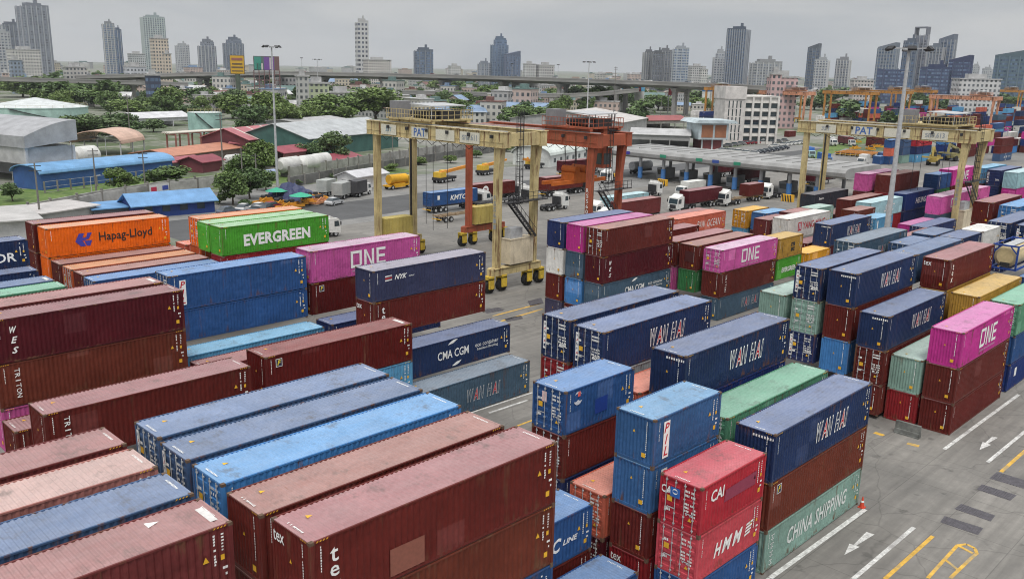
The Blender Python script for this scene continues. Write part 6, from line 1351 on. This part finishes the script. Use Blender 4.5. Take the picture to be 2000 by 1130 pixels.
# ------------------------------------------------------------------ city: low houses between the trees
HS = []
for k, (lx, ly, h, kind) in enumerate(((9,8,5.5,'gable'),(14,9,7,'flat'),(18,10,4.5,'gable'),(10,10,10,'flat'),(24,12,6,'gable'),(12,9,13,'flat'))):
    b = MB(); b.prism([(0,0),(0,h)]+([(ly/2,h+ly*.22)] if kind == 'gable' else [])+[(ly,h),(ly,0)], 0, lx, 'x'); wm = b.mesh('wall', [F_LOW]); b = MB()
    if kind == 'gable': b.add([(-.6,-.6,h-.3),(lx+.6,-.6,h-.3),(lx+.6,ly/2,h+ly*.24),(-.6,ly/2,h+ly*.24),(-.6,ly+.6,h-.3),(lx+.6,ly+.6,h-.3)], [(0,1,2,3),(3,2,5,4)])
    else: b.box(-.3,-.3,h,lx+.3,ly+.3,h+.35); b.box(lx*.2,ly*.3,h+.36,lx*.5,ly*.7,h+2.2)
    HS.append((wm, b.mesh('roof', [SLATE]), lx, ly, h))
WC = [((.5,.49,.46),'white walled'),((.42,.42,.42),'grey walled'),((.5,.45,.36),'cream walled'),((.48,.38,.34),'pinkish walled')]; RC = [((.40,.40,.40),'grey roofed'),((.17,.085,.075),'rust red roofed'),((.5,.5,.5),'pale roofed'),((.13,.2,.19),'dark green roofed'),((.20,.28,.40),'blue roofed'),((.30,.24,.2),'brown roofed')]
RG = [(-40,260,158,186,22),(120,330,186,212,6),(395,560,172,222,26),(330,560,160,206,30),(560,760,160,202,30),(760,1100,190,246,62),(560,1420,160,184,55),(1080,1420,188,222,34),(1560,2040,166,196,44),(1490,1640,176,205,14)]
rng = random.Random(11)
for u0, u1, v0, v1, n in RG:
    for i in range(n):
        u, v = rng.uniform(u0, u1), rng.uniform(v0, v1); p = at(u, v); k = rng.randrange(6); wm, rm, lx, ly, h = HS[k]; wc, wn = rng.choice(WC); rc, rn = rng.choice(RC)
        t = thing('house', '%s %s house among the low city roofs' % (rn, wn), 'house', (p.x, p.y, 0), rng.choice((0,-.5,.4,1.57,-1.0))+rng.uniform(-.1,.1), '%s %s houses of the low city' % (rn, wn)); s = rng.uniform(.8,1.25); t.scale = (s,s,s*rng.uniform(.8,1.15))
        put('wall', wm, t, col=wc); put('roof', rm, t, col=rc)
    for i in range(int(n*.38)):
        u, v = rng.uniform(u0, u1), rng.uniform(v0, v1); p = at(u, v); tree(p, rng.uniform(6, 13), 'tree among the low city roofs', None, 'trees among the low city roofs', rng.uniform(1,1.5))
def block(name, label, u, dist, wpx, vt, wall=(.5,.5,.5), mat=None, dpx=None, rot=.35, group=None, crown=1, roof=(.4,.4,.4)):
    p = far(u, dist); m = mpp(p); W_ = wpx*m*.82; D_ = (dpx or wpx*.5)*m; h = height(p, vt); a = math.atan2(p.y, p.x)-math.pi/2+rot
    t = thing(name, label, 'building', (p.x,p.y,0), a, group); b = MB(); b.box(-W_/2,0,0,W_/2,D_,h); b.obj('wall', mat or F_LOW, t, col=wall)
    b = MB(); b.box(-W_/2-.4,-.4,h,W_/2+.4,D_+.4,h+.8)
    if crown: b.box(-W_*.25,D_*.3,h+.81,W_*.2,D_*.7,h+3.5)
    b.obj('roof', SLATE, t, col=roof); return t
NB = [('white stepped hotel block at the far left',56,1000,62,98,(.55,.54,.52)),('beige stepped slab before the pale teal tower',318,900,36,76,(.55,.48,.40)),('lower beige wing right of the beige slab',330,880,16,106,(.55,.48,.40)),('white hotel with stepped top right of the dotted tower',742,1050,58,118,(.55,.52,.5)),('small white block with dark stripes',890,1100,26,130,(.55,.55,.55)),('white slab with round balconies',1036,1000,26,126,(.52,.52,.52)),('blank pale grey block beside the white slab',1068,1000,38,128,(.46,.45,.45)),
      ('pale low block left of the tall dark blue tower',1364,1200,36,130,(.48,.48,.48)),('white banded block beside the pale low one',1376,1150,16,136,(.55,.55,.53)),('pink hospital like building behind the salmon crane',1535,480,62,152,(.52,.36,.36)),('taller pink wing of the pink building',1518,478,24,146,(.52,.36,.36)),('pinkish grey block right of the twin towers',1690,800,46,158,(.5,.46,.45)),('white terraced block at the far right',1918,640,92,156,(.55,.55,.55)),('white blue gabled office at the far left',268,760,44,131,(.5,.52,.55)),('grey low slab left of the pale teal tower',272,1300,34,106,(.42,.44,.45)),('beige low house row behind the left ramp',150,760,44,132,(.45,.44,.42)),('blue grey small block at the far left',35,800,26,118,(.25,.3,.38)),('light grey striped building behind the dark trees',670,500,66,182,(.5,.5,.48)),('white and green three storey house beside the tall grey tower block',622,480,50,164,(.45,.5,.34)),('grey concrete tower house behind the trees',592,470,26,150,(.45,.45,.44)),('navy glass block among the trees on the left',300,560,30,148,(.05,.06,.10))]
for lb, u, d, wp, vt, c in NB: block('building', lb, u, d, wp, vt, c, F_GLS if 'glass' in lb else F_LOW)
shed('temple', 'long grey green roofed hall with white gables behind the trees', (338,190), (432,187), 26, 182, 162, (.5,.48,.46), (.14,.18,.17), cat='hall')
shed('temple', 'upper grey green roof of the hall with white gables', (362,170), (398,169), 22, 160, 149, (.5,.5,.48), (.13,.2,.18), cat='hall')
for i in range(165):
    u = rng.uniform(-40, 2040); d = rng.uniform(760, 3400); hgt = rng.choice((6,7,8,10,12,14))*(1 if d < 1300 else 1.5); p = far(u, d); wc, wn = rng.choice(WC)
    px_h = px((p.x,p.y,hgt))[1]; block('building', '%s mid rise block on the far city skyline' % wn, u, d, rng.uniform(12, 40), px_h, wc, F_LOW, None, rng.uniform(-.5,.5), '%s mid rise blocks of the far city' % wn, roof=rng.choice(RC)[0])
for i in range(95):
    u, v = (rng.uniform(60, 560), rng.uniform(170, 236)) if i < 50 else (rng.uniform(560, 1420), rng.uniform(170, 214)); tree(at(u, v), rng.uniform(6, 11), 'tree in the green belt below the elevated road', None, 'trees in the green belt below the elevated road', rng.uniform(1,1.6))
fb = MB()
for i in range(110):
    p = far(rng.uniform(-40, 2040), rng.uniform(520, 1300)); h = rng.uniform(9, 16)/9; wd = rng.uniform(1.2, 2)*h; tm, cm = TM[i % 5]; co = [v_.co for v_ in cm.vertices]
    for q_ in list(cm.polygons)[::5]:
        c_ = Vector(q_.center); fb.add([(p.x+(c_.x+(co[j].x-c_.x)*2.1)*wd, p.y+(c_.y+(co[j].y-c_.y)*2.1)*wd, (c_.z+(co[j].z-c_.z)*2.1)*h) for j in q_.vertices], [tuple(range(len(q_.vertices)))])
    fb.cyl((p.x,p.y,0),(p.x,p.y,3.5*h),.3*h,.2*h,n=5,m=1)
tag(fb.obj('distant_trees', [LEAF, BARK], col=(.075,.125,.035)), 'distant belt of trees running through the far city', None, None, 'stuff')
# ------------------------------------------------------------------ skyline towers
def tower(label, u0, u1, vt, dist, col, mat, rot=.4, crown='box', fins=0, fincol=None, asp=.7, setb=0, bands=0):
    u = (u0+u1)/2; p = far(u, dist); m = mpp(p)*1.0; Wp = (u1-u0)*m; W_ = Wp/(math.cos(rot)+asp*abs(math.sin(rot))); D_ = W_*asp; h = height(p, vt); a = math.atan2(p.y, p.x)-math.pi/2+rot
    t = thing('tower', label, 'skyscraper', (p.x,p.y,0), a); b = MB(); hb = h*(1-setb); b.box(-W_/2,-D_/2,0,W_/2,D_/2,hb); b.obj('wall', mat, t, col=col)
    if setb: b = MB(); b.box(-W_*.32,-D_*.35,hb,W_*.42,D_*.35,h); b.obj('upper_storeys', mat, t, col=col)
    b = MB(); w2 = W_*(.37 if setb else .5)
    if crown == 'box': b.box(-w2*.55,-D_*.25,h,w2*.6,D_*.28,h+5); b.box(-w2*1.0,-D_*(.34 if setb else .5),h,w2*1.0,-D_*(.34 if setb else .5)+1,h+2.5); b.box(w2*.2,-D_*.1,h+5,w2*.4,D_*.1,h+9)
    elif crown == 'slant': b.prism([(-w2,h),(w2,h),(w2,h+7),(-w2,h+2)], -D_*.5, D_*.5, 'y')
    elif crown == 'frame':
        for x in (-w2, w2-1.2): b.box(x,-D_*.5,h,x+1.2,D_*.5,h+8)
        b.box(-w2,-D_*.5,h+8,w2,D_*.5,h+9.5)
    b.obj('roof_plant', COL, t, col=tuple(c*.8 for c in col))
    for i in range(fins):
        f = MB(); x = -W_/2+W_*(i+.5)/fins; f.box(x-W_*.018,-D_/2-1.2,4,x+W_*.018,-D_/2-.01,hb+1); f.obj('fin', COL, t, col=fincol or (.45,.46,.48))
    for i in range(max(1, fins//2) if fins else 0):
        f = MB(); y = -D_/2+D_*(i+.5)/max(1, fins//2)
        for s in (-1, 1): f.box(min(W_/2*s, (W_/2+1.2)*s), y-.7, 4, max(W_/2*s+.01*s, (W_/2+1.2)*s), y+.7, hb+1)
        f.obj('fin', COL, t, col=fincol or (.45,.46,.48))
    return t
GB, DB, PG = (.28,.31,.36), (.10,.14,.21), (.45,.47,.49)
TW = [('dark ribbed tower at the left edge behind the white hotel',10,52,50,1500,(.16,.18,.22),F_RES,.3,'box',5,(.3,.32,.35)),('tallest grey tower at the left edge, leaning out of the picture',46,104,14,1350,(.24,.26,.3),F_RES,.45,'box',5,(.36,.38,.42)),('pale tower cut by the left picture edge',-6,24,66,1200,PG,F_RES,.3,'box',4),
('slim tower with a pale left strip',207,230,48,1700,(.3,.32,.34),F_GLS,.5,'box',3,(.5,.5,.5),.6),('slim dark tower close right of the pale striped one',229,243,60,1750,DB,F_GLS,.5,'box',2),('pale teal gridded tower behind the beige slab',283,327,36,1600,(.36,.42,.43),F_RES,.25,'box',9,(.45,.5,.5)),('small white tower right of the beige slab',345,372,90,1800,PG,F_RES,.4,'box',4),('grey stepped tower left of the yellow billboard',389,424,82,1700,(.2,.22,.26),F_RES,.5,'box',4,None,.8,.12),('dark blue grey tower behind the yellow billboard',438,478,78,1750,(.14,.17,.22),F_RES,.4,'box',5,(.28,.3,.34),.7,.1),
('rounded white tower with dark dots, tallest in the middle',695,721,44,1300,(.5,.5,.5),F_DOT,.35,'box',0,None,.9),('square dark glass block right of the dotted tower',808,846,100,1300,(.12,.15,.2),F_GLS,.3,'box',3,(.22,.24,.28)),('tall stepped blue glass tower left of the middle',957,992,78,1350,(.13,.18,.26),F_GLS,.3,'box',5,(.2,.25,.33),.7,.12),('lower blue glass wing of the stepped tower',984,1016,109,1330,(.12,.15,.22),F_GLS,.3,'slant',4,(.17,.2,.28)),('low grey blue block left of the stepped blue tower',932,958,126,1350,(.25,.28,.33),F_RES,.2,'box',3),
('dark ribbed apartment tower, left of the group right of the middle',1254,1276,104,1300,(.17,.18,.2),F_RES,.35,'box',4,(.36,.37,.38)),('dark apartment tower in the group right of the middle',1270,1296,106,1290,(.13,.14,.16),F_RES,.35,'box',4,(.22,.23,.25)),('taller grey apartment tower in the group right of the middle',1284,1310,101,1320,(.2,.21,.23),F_RES,.3,'box',4,(.34,.35,.36)),('pale blue grey slab right of the apartment group',1311,1343,97,1280,(.38,.41,.45),F_GLS,.25,'box',3,(.45,.48,.5)),
('pale tower with stepped head before the tall dark blue one',1391,1417,104,1250,(.42,.44,.47),F_RES,.3,'box',4,None,.8,.12),('tall dark blue striped tower right of the middle',1415,1459,60,1200,(.10,.13,.18),F_GLS,-.4,'box',8,(.32,.34,.38)),('wide grey terraced block right of the tall dark blue tower',1463,1525,124,1150,(.32,.33,.34),F_RES,.3,'box',5),
('dark tower with white shoulder towers on the right',1574,1599,96,1250,(.13,.15,.18),F_GLS,-.4,'slant',3,(.22,.24,.27)),('white striped lower tower beside the dark one on the right',1591,1618,120,1200,PG,F_RES,-.3,'box',4,(.55,.55,.55)),('grey and white tower right of the white striped one',1632,1660,119,1250,(.3,.31,.33),F_RES,-.35,'box',4,(.55,.55,.55)),
('slanting topped grey tower, leftmost of the big group on the right',1711,1750,96,1100,(.22,.25,.3),F_GLS,-.35,'slant',6,(.3,.33,.37)),('dark tower left behind the lamp mast',1759,1786,84,1120,(.14,.17,.22),F_GLS,-.4,'box',3,(.24,.27,.32)),('tallest tower of the big group behind the lamp mast head',1778,1806,70,1130,(.2,.21,.25),F_RES,-.4,'frame',3,(.42,.43,.45)),('stepped tower right of the lamp mast head',1810,1838,94,1100,(.2,.23,.28),F_RES,-.35,'box',4,(.4,.41,.43)),('tall leaning edged tower, rightmost of the big group',1828,1860,80,1110,(.17,.2,.26),F_GLS,-.4,'slant',4,(.35,.37,.4)),
('low dark blue block at the foot of the big group',1716,1772,136,1000,(.05,.07,.15),F_GLS,-.2,'',2,(.08,.1,.18)),('dark blue middle block at the foot of the big group',1800,1858,136,1000,(.05,.07,.15),F_GLS,-.2,'box',2,(.08,.1,.18)),('dark blue boxy block right of the big group',1853,1896,122,1000,(.045,.06,.14),F_GLS,-.3,'slant',2,(.08,.1,.18)),('blue green glass block at the right edge',1944,2010,112,1050,(.12,.18,.22),F_GLS,-.35,'slant',3,(.16,.22,.27)),('pale hazy tower left of the right edge block',1898,1912,130,2000,PG,F_RES,-.3,'box',2),('second pale hazy tower left of the right edge block',1919,1938,136,2000,PG,F_RES,-.3,'box',2)]
for a in TW: tower(*a)
# ------------------------------------------------------------------ air
b = MB(); b.box(-3100,-3100,-1,9600,9600,330)
hm = bpy.data.materials.new('haze'); hm.use_nodes = True; hn = hm.node_tree.nodes; hl = hm.node_tree.links; hn.remove(hn['Principled BSDF']); pv = hn.new('ShaderNodeVolumePrincipled')
pv.inputs['Color'].default_value = (.86,.9,.95,1); pv.inputs['Density'].default_value = .00008; pv.inputs['Anisotropy'].default_value = .2; hl.new(pv.outputs[0], hn['Material Output'].inputs['Volume'])
HZ = b.obj('haze', hm); tag(HZ, kind='stuff')
